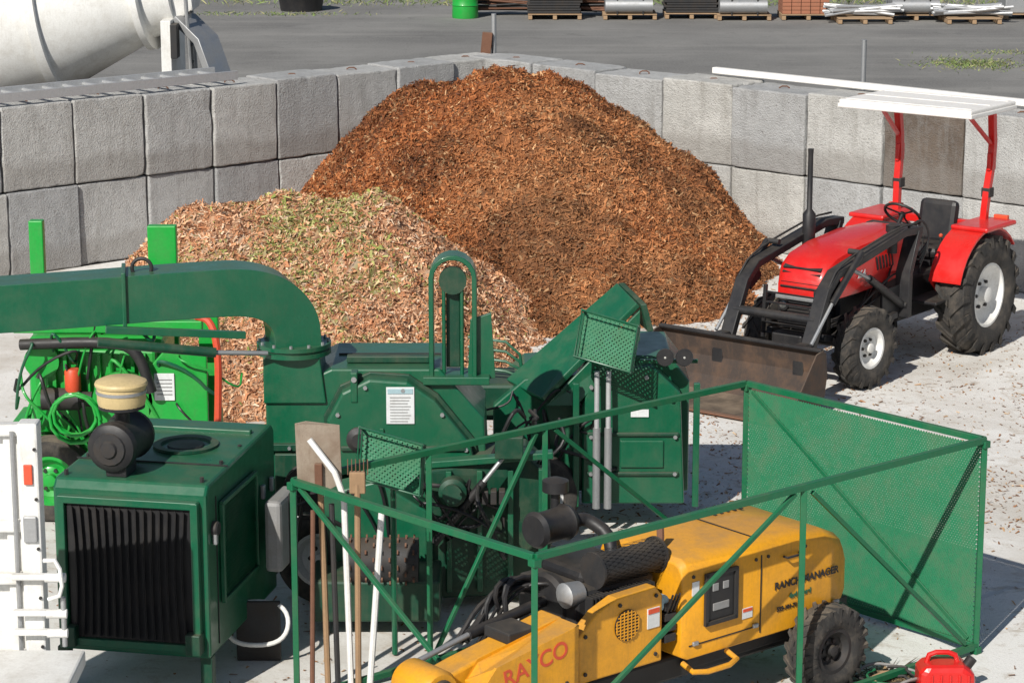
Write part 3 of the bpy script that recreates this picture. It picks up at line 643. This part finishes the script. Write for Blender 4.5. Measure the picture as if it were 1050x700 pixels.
plate('feed_side_plate',[(-1.35,17.2,.35),(-1.35,17.2,.92),(-.95,17.2,1.02),(-.60,17.2,.80),(-.60,17.2,.35)],(0,1,0),.3,M['dgreen'],W1,.015)
box('feed_base',(-.95,17.0,.28),(.9,.5,.3),M['dgreen2'],W1,bevel=.02)
lathe('feed_roller',[(0,0),(0,.16),(.5,.16),(.5,0)],(-1.15,16.85,.55),(1,0,0),M['dark'],W1,20)
multibox('roller_teeth',[((-1.12+.055*i,16.85+.165*math.cos(t),.55+.165*math.sin(t)),(.012,.03,.03),(t,0,0)) for i in range(9) for t in [k*math.pi/5+.3*(i%2) for k in range(10)]],M['rust'],W1)
lathe('feed_motor',[(0,0),(0,.10),(.16,.10),(.18,.07),(.24,.07),(.24,0)],(-.42,17.35,.92),(0,-1,.1),M['dgreen2'],W1,20)
multibox('control_valves',[((-.25+.06*i,17.30,.88),(.045,.10,.10)) for i in range(4)],M['dark'],W1,.006)
cyl('feed_ram',(-.55,17.25,.55),(-.2,17.25,1.0),.03,M['black'],W1); cyl('feed_ram_rod',(-.2,17.25,1.0),(-.05,17.3,1.18),.016,M['steel'],W1)
lathe('drive_pulley',[(0,0),(0,.2),(.03,.2),(.04,.17),(.06,.17),(.07,.2),(.1,.2),(.1,0)],(-1.45,17.60,.85),(0,-1,0),M['dark'],W1,28)
box('control_box',(-.02,17.3,1.25),(.2,.14,.16),M['dgreen2'],W1)
pth=smoothpath([(-4.6,17.35,2.20),(-3.4,17.5,2.24),(-2.30,17.7,2.29),(-1.82,17.82,2.29),(-1.60,17.9,2.10),(-1.58,17.9,1.84)],3)
sweep('discharge_chute',pth,rect(.36,.34),M['dgreen'],W1,.012)
lathe('chute_collar',[(0,.20),(0,.27),(.03,.27),(.03,.25),(.05,.25),(.05,.27),(.08,.27),(.08,.2)],(-1.58,17.9,1.79),(0,0,1),M['dgreen'],W1,36)
prism('chute_neck',[(-1.79,1.45),(-1.79,1.79),(-1.38,1.79),(-1.34,1.45)],17.72,18.1,M['dgreen'],W1,.01)
for i in range(12):
    a=i*math.pi/6; cyl('flange_bolt',(-1.58+.25*math.cos(a),17.9+.25*math.sin(a),1.87),(-1.58+.25*math.cos(a),17.9+.25*math.sin(a),1.89),.012,M['steel'],W1,n=6)
tube('lifting_ring',[(-2.62+.07*math.cos(a),17.6,2.47+.07*math.sin(a)) for a in [i*math.pi/8 for i in range(16)]],.014,M['black'],W1,closed=True)
for x in(-3.9,-2.75): box('chute_band',(x,17.44+(x+3.9)*.14,2.225+(x+3.9)*.04),(.03,.38,.40),M['dgreen'],W1,(0,0,.14))
cyl('chute_ram',(-2.9,17.3,2.0),(-2.1,17.5,1.88),.035,M['dgreen2'],W1); cyl('chute_ram_rod',(-2.1,17.5,1.88),(-1.75,17.65,1.84),.018,M['steel'],W1)
bar('chute_stay',(-2.85,17.35,2.08),(-1.9,17.62,1.98),.05,.05,M['dgreen'],W1)
ap=[(-.58,17.85,1.62),(-.58,17.85,2.36)]+[(-.425-.155*math.cos(t),17.85,2.36+.155*math.sin(t)) for t in [math.radians(x) for x in range(20,180,20)]]+[(-.27,17.85,2.36),(-.27,17.85,1.62)]
sweep('guard_arch',ap,rect(.22,.035),M['dgreen'],W1,.006)
box('guard_inner',(-.425,17.9,2.0),(.10,.10,.62),M['dgreen2'],W1)
for x in(-.49,-.36): cyl('guard_rod',(x,17.8,1.62),(x,17.8,2.3),.014,M['dgreen'],W1)
lathe('guard_pulley',[(0,0),(0,.10),(.05,.10),(.05,0)],(-.425,17.83,2.34),(0,-1,0),M['dgreen2'],W1,24)
plate('guard_plate',[(-.32,17.8,1.6),(-.30,17.8,2.05),(-.15,17.8,2.10),(-.12,17.8,1.62)],(0,1,0),.04,M['dgreen'],W1)
box('guard_foot',(-.40,17.85,1.62),(.48,.3,.06),M['dgreen'],W1)
def hoses(par,n,x,y,z,span=.6,drop=.5,mats=('black',)):
    for i in range(n):
        x0=random.uniform(*x); x1=x0+random.uniform(-span,span); yy=random.uniform(*y); z0=random.uniform(*z); z1=z0-random.uniform(0,drop)
        up=random.uniform(-.15,.25); out=random.uniform(.05,.25)
        tube('hydraulic_hose',[(x0,yy,z0),(x0+random.uniform(-.08,.08),yy-out,z0+up),((x0+x1)/2,yy-out*.8,(z0+z1)/2+up*.6),(x1,yy-out*.4,z1-.1),(x1,yy+.1,z1)],random.choice([.009,.012,.015]),M[random.choice(mats)],par,2)
hoses(W1,16,(-1.5,-.1),(17.2,17.4),(.7,1.0)); hoses(W1,5,(-.1,.35),(17.7,17.95),(1.2,1.4),.4)
# ---------------------------------------------------------------- WOOD CHIPPER 2
W2=top('wood_chipper',(.7,19.6,0))
prism('body',[(-.15,.3),(-.15,1.0),(.1,1.22),(.52,1.25),(.60,1.42),(1.25,1.40),(1.40,1.2),(1.40,.3)],19.4,20.3,M['dgreen'],W2,.015)
prism('front_plate',[(.55,.25),(.55,1.05),(.64,1.33),(1.10,1.36),(1.32,1.15),(1.36,.25)],19.22,19.4,M['dgreen'],W2,.015)
for x,z in [(.62,1.2),(1.05,1.28),(1.25,1.1),(1.28,.8),(1.28,.5),(.62,.8),(.62,.5)]: cyl('bolt',(x,19.23,z),(x,19.19,z),.017,M['steel'],W2,n=6)
box('plate_label',(1.0,19.212,.99),(.14,.008,.06),M['label'],W2,bevel=0)
box('plate_rib',(.95,19.21,.82),(.72,.03,.03),M['dgreen2'],W2); box('plate_rib',(.95,19.21,.5),(.72,.03,.03),M['dgreen2'],W2)
box('plate_hatch',(1.02,19.21,.66),(.34,.02,.22),M['dgreen'],W2)
plate('folded_tray',[(-.02,19.55,1.15),(.26,19.2,1.08),(1.0,19.3,1.82),(.86,19.7,1.90)],(-.5,-.3,.6),.05,M['dgreen'],W2,.01)
plate('tray_side',[(.26,19.2,1.05),(1.0,19.3,1.80),(1.0,19.3,1.55),(.50,19.2,1.05)],(0,1,0),.04,M['dgreen'],W2,.008)
plate('tray_lip',[(1.0,19.3,1.84),(.84,19.7,1.93),(.90,19.75,1.70),(1.06,19.3,1.62)],(1,0,.1),.05,M['dgreen2'],W2,.008)
for x in(1.18,1.33):
    lathe('work_lamp',[(0,.02),(.03,.058),(.07,.07),(.08,.066),(.08,.052)],(x,19.2,1.45),(.1,-1,.1),M['black'],W2,20)
    lathe('lamp_lens',[(0,.050),(.006,.03),(.008,0)],(x+.006,19.128,1.457),(.1,-1,.1),M['lens'],W2,20)
bar('lamp_bar',(1.0,19.25,1.40),(1.45,19.25,1.40),.03,.03,M['dgreen'],W2)
for x in(.66,.75): 
    cyl('hydraulic_ram',(x,19.1,.25),(x,19.1,.9),.030,M['steel'],W2); cyl('ram_rod',(x,19.1,.9),(x,19.12,1.35),.02,M['alu'],W2)
box('post',(1.44,19.15,.75),(.05,.05,1.0),M['dgreen'],W2); box('post',(.5,19.15,.75),(.05,.05,1.0),M['dgreen'],W2)
def basket(par,o,u,v,dep):
    o=Vector(o);u=Vector(u);v=Vector(v); nn=u.cross(v).normalized()*dep
    expanded('basket_mesh',o,u,v,.036,.015,M['gmesh'],par,1.0)
    expanded('basket_floor',o,u,nn,.036,.015,M['gmesh'],par,1.0)
    tube('basket_rim',[o,o+u,o+u+v,o+v],.012,M['dgreen'],par,closed=True)
    tube('basket_rim',[o+nn,o+u+nn,o+u+v+nn,o+v+nn],.010,M['dgreen'],par,closed=True)
    for p in(o,o+u,o+u+v,o+v): tube('basket_edge',[p,p+nn],.010,M['dgreen'],par)
    expanded('basket_side',o+u,v,nn,.036,.015,M['gmesh'],par,1.0)
basket(W2,(.50,19.0,1.49),(.42,-.12,-.10),(.06,.10,.34),.12)
hoses(W2,12,(-.1,.6),(19.2,19.4),(.7,1.15))
wheel('wheel',(.2,19.2,.33),0,.33,.2,.2,W2,M['white'],-1)
tube('yellow_hose',[(-.35,19.9,1.0),(-.1,19.9,1.15),(.15,19.8,1.1),(.3,19.7,.95)],.013,M['yellow'],W2,2)
box('drawbar',(-.5,19.6,.6),(.9,.12,.12),M['dgreen2'],W2,bevel=.01)
box('engine_top',(.0,19.8,1.0),(.6,.6,.3),M['dgreen2'],W2,bevel=.03)
for i in range(4): tube('grab_rail',[(-.35,19.7+.0*i,1.25+.08*i),(.05,19.6,1.22+.08*i),(.1,19.6,1.1)],.012,M['dgreen'],W2,1)
# ---------------------------------------------------------------- BRIGHT GREEN MACHINE
W3=top('forestry_mulcher',(-3.3,20,0))
box('frame_base',(-3.3,20.3,.5),(1.7,1.1,.25),M['bgreen'],W3,bevel=.02)
box('post_channel',(-2.93,20.9,1.6),(.24,.10,1.15),M['bgreen'],W3,bevel=.01)
box('post_channel',(-4.0,21.0,1.6),(.12,.10,1.2),M['bgreen'],W3,bevel=.01)
box('post_channel',(-2.45,20.0,1.1),(.16,.12,1.2),M['bgreen'],W3,bevel=.01)
box('engine',(-3.35,20.2,1.05),(1.1,.7,.8),M['bgreen'],W3,bevel=.06)
box('rocker_cover',(-3.35,20.1,1.52),(.8,.28,.14),M['bgreen'],W3,bevel=.04)
box('engine_side',(-3.3,19.8,1.15),(.9,.12,.45),M['bgreen'],W3,bevel=.03)
multibox('ribs',[((-3.66+.09*i,19.72,1.15),(.03,.06,.40)) for i in range(9)],M['bgreen'],W3,.004)
plate('side_panel',[(-2.9,19.55,.45),(-2.9,19.55,1.25),(-2.75,19.55,1.42),(-2.42,19.55,1.42),(-2.42,19.55,.45)],(0,1,0),.05,M['bgreen'],W3,.01)
lathe('belt_housing',[(0,0),(0,.22),(.04,.24),(.10,.24),(.10,0)],(-3.1,19.65,1.0),(0,-1,0),M['bgreen'],W3,28)
lathe('starter',[(0,0),(0,.09),(.3,.09),(.32,.06),(.4,.06),(.4,0)],(-3.75,19.62,1.0),(1,0,0),M['dark'],W3,18)
box('side_rail',(-3.2,19.6,1.60),(1.5,.08,.10),M['bgreen'],W3,bevel=.01)
box('deck',(-3.2,20.2,1.72),(1.1,.5,.04),M['bgreen'],W3,bevel=.01)
lathe('oil_filter',[(0,.05),(.02,.065),(.2,.065),(.22,.05)],(-3.5,19.62,1.25),(0,0,-1),M['orange'],W3,16)
lathe('pulley',[(0,0),(0,.14),(.03,.14),(.05,.11),(.08,.14),(.1,.14),(.1,0)],(-3.75,19.75,1.3),(0,-1,0),M['bgreen'],W3,24)
box('battery_label',(-2.76,19.54,1.12),(.16,.01,.22),M['label'],W3,bevel=.002)
multibox('battery_lines',[((-2.76,19.532,1.18-.03*i),(.12,.004,.006)) for i in range(5)],M['grey'],W3)
box('fuel_cap_block',(-2.95,19.75,1.70),(.14,.1,.10),M['orange'],W3,bevel=.02)
tube('red_hose',[(-2.50,19.6,1.68),(-2.38,19.55,1.66),(-2.32,19.5,1.45),(-2.33,19.5,1.0),(-2.36,19.5,.5)],.03,M['redhose'],W3,2)
tube('air_hose',[(-3.9,19.6,1.45),(-3.2,19.5,1.50),(-2.95,19.45,1.45),(-2.85,19.45,1.1)],.045,M['black'],W3,2,n=12)
hoses(W3,22,(-3.95,-2.6),(19.6,19.7),(.7,1.6),.5,.5,('bgreen','bgreen','black','dgreen'))
for r_,z_ in((.20,.75),(.17,.78)):
    tube('coiled_hose',[(-3.45+r_*math.cos(t*.5),19.35+.002*t,z_+.15+r_*math.sin(t*.5)) for t in range(38)],.014,M['bgreen'],W3)
wheel('wheel',(-3.7,19.6,.35),0,.35,.22,.2,W3,M['bgreen'],-1)
# ---------------------------------------------------------------- hand tools leaning on cage
Sp=top('flat_spade',(-1.2,15.5,0))
plate('blade',[(-1.36,15.46,1.52),(-1.37,15.46,1.90),(-1.30,15.462,1.915),(-1.09,15.50,1.88),(-1.08,15.50,1.50),(-1.2,15.48,1.44)],(0,1,.05),.012,M['shovel'],Sp,.003)
box('socket',(-1.225,15.465,1.56),(.05,.04,.16),M['rust'],Sp)
tube('handle',[(-1.22,15.5,1.55),(-1.20,15.45,.9),(-1.18,15.4,.02)],.02,M['wood'],Sp)
Rk=top('garden_rake',(-.9,15.5,0)); tube('handle',[(-.98,15.25,.02),(-.97,15.30,1.55)],.02,M['wood'],Rk)
box('head',(-.97,15.31,1.56),(.10,.05,.14),M['wood'],Rk); multibox('tines',[((-1.03+.025*i,15.31,1.66),(.006,.006,.10)) for i in range(6)],M['rust'],Rk)
P1=top('white_pole',(-1.0,15.4,0)); tube('pole',[(-1.02,15.25,.02),(-1.06,15.35,1.45),(-1.12,15.40,1.60),(-1.28,15.45,1.80)],.020,M['white'],P1)
P2=top('white_pole',(-.85,15.4,0)); tube('pole',[(-.92,15.2,.02),(-.82,15.35,1.38)],.021,M['white'],P2)
P3=top('steel_crowbar',(-1.3,15.4,0)); tube('bar',[(-1.28,15.3,.02),(-1.26,15.40,1.35)],.016,M['rust'],P3)
P4=top('steel_crowbar',(-1.15,15.4,0)); tube('bar',[(-1.10,15.2,.02),(-1.14,15.38,1.4)],.018,M['dark'],P4)
bk=top('wire_mesh_guard',(-.8,16.4,1.4)); basket(bk,(-1.02,16.3,1.30),(.42,-.08,-.10),(.02,.10,.32),.12)
tube('hanger',[(-1.0,16.4,1.6),(-.6,16.4,1.48),(-.62,16.6,1.4)],.012,M['dgreen'],bk); tube('support',[(-.8,16.42,.02),(-.8,16.42,1.4)],.02,M['dgreen'],bk)
hp=top('white_hose_ring',(-1.72,16.2,.3)); tube('ring',[(-1.72+.21*math.cos(a),16.25+.10*math.sin(a),.30+.13*math.sin(a)+.01*math.sin(3*a)) for a in [i*math.pi/16 for i in range(32)]],.016,M['white'],hp,closed=True)
box('bracket',(-1.72,16.33,.22),(.3,.04,.42),M['dark'],hp)
# ---------------------------------------------------------------- red fuel can + debris
FC=top('red_fuel_can',(2.85,15.75,0))
prism('body',[(2.66,.0),(2.66,.17),(2.70,.22),(2.95,.22),(3.03,.16),(3.03,.0)],15.62,15.86,M['red'],FC,.04)
tube('handle',[(2.72,15.74,.21),(2.74,15.74,.28),(2.90,15.74,.28),(2.93,15.74,.2)],.018,M['red'],FC,1)
cyl('cap',(2.98,15.74,.18),(3.02,15.74,.24),.035,M['black'],FC)
multibox('body_ribs',[((2.74+.06*i,15.615,.1),(.015,.012,.13)) for i in range(5)],M['red'],FC,.004)
def blades(name,cx,cy,rx,ry,n,h,cols,flat=.35):
    V=[];F=[];CC=[]
    for i in range(n):
        x=cx+random.gauss(0,rx);y=cy+random.gauss(0,ry);a=random.random()*6.28;l=random.uniform(.4,1)*h;w=random.uniform(.006,.015)*max(1,h*4)
        dx,dy=math.cos(a)*w,math.sin(a)*w; b1=random.gauss(0,flat)*l;b2=random.gauss(0,flat)*l;k=len(V); l2=l/(1+flat)
        V+=[(x-dx,y-dy,.006),(x+dx,y+dy,.006),(x+dx+b1*.4,y+dy+b2*.4,l2*.6),(x+b1,y+b2,l2)];F.append((k,k+1,k+2,k+3)); c=random.choice(cols);s=random.uniform(.7,1.3);CC+=[(c[0]*s,c[1]*s,c[2]*s,1)]*4
    me=bpy.data.meshes.new(name); me.from_pydata(V,[],F); ca=me.color_attributes.new('Col','FLOAT_COLOR','POINT'); ca.data.foreach_set('color',np.array(CC,dtype=np.float32).ravel())
    me.materials.append(M['chip']); scene.collection.objects.link(bpy.data.objects.new(name,me))
blades('twig_debris',2.5,15.85,.16,.16,420,.12,[(.25,.17,.09),(.14,.10,.05),(.4,.32,.2),(.08,.06,.04)],1.6)
hc=top('coiled_rope',(2.55,15.9,0))
for i in range(5): tube('rope',[(2.5+random.uniform(-.05,.05)+(.14+.02*i)*math.cos(t*.4+i),15.85+(.10+.02*i)*math.sin(t*.4+i),.03+.012*i+.02*math.sin(t+i)) for t in range(13)],.010,M[['dark','wood','cgreen','dark','grey'][i]],hc,1)
# ---------------------------------------------------------------- white truck body (left edge)
Tk=top('white_truck_body',(-3.2,13.8,0))
box('tray_post',(-2.80,14.2,1.5),(.12,.14,1.5),M['white'],Tk,bevel=.015)
box('tray_panel',(-3.4,14.27,1.5),(1.1,.05,1.45),M['white'],Tk,bevel=.01)
multibox('panel_ribs',[((-2.93-.17*i,14.225,1.5),(.05,.05,1.40)) for i in range(4)],M['white'],Tk,.01)
multibox('panel_rails',[((-3.4,14.20,z),(1.1,.07,.07)) for z in(.82,1.30,1.62,2.20)],M['white'],Tk,.012)
box('lock_plate',(-2.80,14.12,1.62),(.08,.02,.16),M['steel'],Tk); box('reflector',(-2.80,14.12,1.95),(.05,.015,.12),M['orange'],Tk,bevel=.004)
tube('lock_rod',[(-2.89,14.15,.8),(-2.89,14.15,2.2)],.014,M['steel'],Tk)
box('tray_deck',(-3.22,12.9,.86),(1.45,2.3,.10),M['white'],Tk,bevel=.015)
for z in(1.0,1.12,1.34): cyl('hinge',(-2.72,14.08,z),(-2.60,14.08,z),.028,M['white'],Tk); box('hinge_strap',(-2.82,14.10,z),(.20,.05,.035),M['white'],Tk)
tube('latch_handle',[(-2.72,14.06,1.45),(-2.63,14.04,1.46),(-2.61,14.04,1.25),(-2.70,14.04,1.22)],.013,M['white'],Tk,1)
cyl('hinge_pin',(-2.62,14.08,.92),(-2.62,14.08,1.22),.016,M['steel'],Tk)
for z in(.9,1.2,1.5,1.8,2.1): cyl('rivet',(-2.76,14.13,z),(-2.76,14.12,z),.010,M['dark'],Tk,n=8)
box('truck_chassis',(-3.2,13.0,.65),(.8,2.6,.2),M['black'],Tk); wheel('truck_wheel',(-2.75,12.2,.42),0,.42,.22,.25,Tk,M['white'],-1)
# ---------------------------------------------------------------- ladder on wall
Ld=top('aluminium_ladder',(-5,30,2))
def wp(k,off,z): p=WL+DL*k-NL*off; return Vector((p[0],p[1],z))
for off in(.06,.56): bar('rail',wp(-4.5,off,2.12),wp(3.4,off,2.12),.035,.11,M['alu'],Ld)
multibox('rungs',[(wp(-4.4+.28*i,.31,2.13),(.50,.045,.03),(0,0,math.atan2(-NL[1],-NL[0]))) for i in range(28)],M['alu'],Ld)
# ---------------------------------------------------------------- pole on right wall, posts
Pl=top('white_timber_pole',(4,30,2))
def wr(k,off,z): p=WC+DR*k-NR*off; return Vector((p[0],p[1],z))
bar('pole',wr(3.4,.62,2.09),wr(12,.60,2.09),.09,.08,M['canvas'],Pl,.01)
Ps=top('rusty_steel_post',(-.3,34.9,0)); cyl('post',(-.25,34.95,0),(-.25,34.95,2.55),.035,M['steel'],Ps); box('bracket',(-.36,34.9,2.05),(.14,.10,.5),M['rust'],Ps,(0,.1,0))
Ps2=top('steel_bollard',(4.6,33.5,0)); cyl('post',(4.65,33.5,0),(4.65,33.5,2.35),.035,M['steel'],Ps2)
# ---------------------------------------------------------------- mixer truck
Mx=top('concrete_mixer_truck',(-8,38,0))
lathe('drum',[(-4.6,.5),(-4.4,1.05),(-3.6,1.25),(-2.4,1.30),(-1.2,1.12),(-.15,.72),(0,.66)],(-5.55,38.2,2.45),(1,-.12,.16),M['white'],Mx,64)
lathe('drum_ring',[(-.02,.68),(-.02,.78),(.08,.78),(.08,.60),(.5,.52),(.5,.42)],(-5.52,38.2,2.46),(1,-.12,.16),M['white'],Mx,40)
lathe('roller_ring',[(0,1.22),(0,1.27),(.14,1.25),(.14,1.2)],(-6.95,38.37,2.22),(1,-.12,.16),M['white'],Mx,64)
plate('hopper',[(-5.3,37.7,3.4),(-4.5,37.7,3.5),(-4.75,37.8,2.3),(-5.1,37.8,2.1)],(0,1,0),.9,M['white'],Mx,.02)
sweep('chute',[(-4.9,37.9,2.2),(-4.55,37.7,1.9),(-4.3,37.6,1.2)],rect(.5,.12),M['steel'],Mx,.01)
box('rear_frame',(-5.1,38.2,1.4),(.15,1.6,1.6),M['white'],Mx); 
for i in range(3): tube('ladder_rail',[(-4.75,37.6+.3*i,1.0),(-4.85,37.6+.3*i,3.2)],.03,M['steel'],Mx)
for i in range(5): tube('rear_rung',[(-4.77,37.6,1.3+.25*i),(-4.77,37.9,1.3+.25*i)],.02,M['dark'],Mx)
box('rear_lamp_panel',(-4.98,37.5,1.9),(.1,.3,.5),M['dark'],Mx)
box('chassis',(-8.6,38.4,.95),(7.6,.9,.25),M['black'],Mx)
for x in(-5.9,-7.1,-11): 
    for y in(37.5,39.3): wheel('truck_wheel',(x,y,.5),0,.5,.3,.28,Mx,M['white'],-1 if y<38 else 1)
box('cab',(-11.6,38.4,1.9),(1.8,2.3,2.2),M['white'],Mx,bevel=.12); box('windscreen',(-12.51,38.4,2.3),(.02,2.0,.8),M['black'],Mx)
# ---------------------------------------------------------------- background stock yard
def pal(x,y,kind,w=1.2):
    e=top('loaded_pallet',(x,y,0))
    multibox('pallet',[((x,y-.5+.2*i,.13),(w,.09,.022)) for i in range(6)]+[((x-w/2+.05+i*(w-.1)/2,y,.06),(.09,1.1,.09)) for i in range(3)],M['timber'],e)
    if kind=='bricks': 
        multibox('load',[((x-w/2+.12+.22*i,y-.4+.2*j,.19+.09*k),(.205,.185,.08)) for i in range(5) for j in range(5) for k in range(5)],M['brick'],e)
    elif kind=='tubes':
        for i in range(22): cyl('load_tube',(x-w/2-random.random()*.3,y-.4+random.random()*.8,.19+.05*random.randrange(5)),(x+w/2+random.random()*.3,y-.4+random.random()*.8,.19+.05*random.randrange(5)),.035,M['alu'],e,n=8)
    elif kind=='rolls':
        for i in range(4): 
            lathe('wire_roll',[(0,.06),(0,.17),(1.1,.17),(1.1,.06)],(x-w/2+.05,y-.45+.27*i,.33),(1,0,0),M['steel'],e,14)
            if i<3: lathe('wire_roll',[(0,.06),(0,.17),(1.1,.17),(1.1,.06)],(x-w/2+.05,y-.32+.27*i,.62),(1,0,0),M['steel'],e,14)
        multibox('strap',[((x-.3,y-.06,.45),(.03,1.02,.62)),((x+.3,y-.06,.45),(.03,1.02,.62))],M['dark'],e)
    elif kind=='sheet':
        multibox('load',[((x+random.uniform(-.04,.04),y,.18+.06*k),(w*.98,1.0,.045)) for k in range(8)],M['dark'],e)
    elif kind=='boxes':
        multibox('load',[((x-w/4,y,.45),(w*.45,.9,.6)),((x+w/4,y,.4),(w*.45,.9,.5))],M['steel'],e,.02)
kinds=['sheet','rolls','sheet','rolls','bricks','tubes','rolls','tubes','boxes','rolls','tubes','sheet']
xs=[1.0,2.75,4.2,5.4,6.9,8.1,9.4,10.6,12.1,13.6,15.2,16.9]
for i,(x,kd) in enumerate(zip(xs,kinds)): pal(x,59.9-(1.1 if i in(5,7) else 0)+random.uniform(-.3,.2),kd,1.25)
Rb=top('steel_bar_bundle',(0,60,0))
for i in range(60): cyl('bar',(-1.2+random.random()*.9,60.2+random.random()*.7,.1+random.random()*.35),(2.0+random.random()*.9,60.0+random.random()*.7,.1+random.random()*.35),.02,M[random.choice(['rust','dark','rust'])],Rb,n=6)
Br=top('green_barrel',(-1.1,60.2,0)); lathe('drum',[(0,0),(0,.30),(.03,.31),(.28,.30),(.30,.315),(.32,.30),(.57,.30),(.59,.315),(.61,.30),(.87,.30),(.89,.31),(.90,.3),(.88,0)],(-1.1,59.8,0),(0,0,1),M['bgreen'],Br,28)
Tb=top('black_tub',(-5.1,62,0)); lathe('tub',[(0,0),(0,.5),(.5,.58),(.52,.6),(.52,.55),(.1,.48),(.1,0)],(-5.1,61.6,0),(0,0,1),M['black'],Tb,28)
for nm,cx,cy,rx,ry,n_,h_ in(('weeds',9.2,50.5,.5,.5,900,.13),('weeds',2.9,42.5,.25,.2,350,.15),('weeds',10.5,52.5,.6,.2,200,.12),('grass_strip',4,63.4,10,.5,2500,.25),('weeds',-5.8,60.5,1.2,.2,300,.15)):
    blades(nm,cx,cy,rx,ry,n_,h_,[(.13,.19,.05),(.18,.24,.08),(.30,.29,.14)],.7)
# ---------------------------------------------------------------- camera, light
cam=bpy.data.cameras.new('Camera'); co=bpy.data.objects.new('Camera',cam); scene.collection.objects.link(co)
cam.sensor_width=36; cam.lens=2600/1050*36; cam.clip_end=2000; co.location=(0,0,6); co.rotation_euler=(math.radians(90-12.997),0,0); scene.camera=co
az=Vector((.46,.89,0)).normalized(); el=math.radians(38)
d=Vector((az.x*math.cos(el),az.y*math.cos(el),-math.sin(el)))
sl=bpy.data.lights.new('sun','SUN'); sl.energy=5.0; sl.angle=math.radians(.5); sl.color=(1,.955,.88)
so=bpy.data.objects.new('sun',sl); scene.collection.objects.link(so); so.rotation_euler=d.to_track_quat('-Z','Y').to_euler(); so.location=(-10,-20,30)
w=bpy.data.worlds.new('World'); scene.world=w; w.use_nodes=True; nt=w.node_tree; bg=nt.nodes['Background']
sky=nt.nodes.new('ShaderNodeTexSky'); sky.sky_type='NISHITA'; sky.sun_disc=False; sky.sun_elevation=el; sky.sun_rotation=math.atan2(-az.x,-az.y)
nt.links.new(sky.outputs[0],bg.inputs[0]); bg.inputs[1].default_value=.065
scene.view_settings.view_transform='Standard'; scene.view_settings.look='None'; scene.view_settings.exposure=0
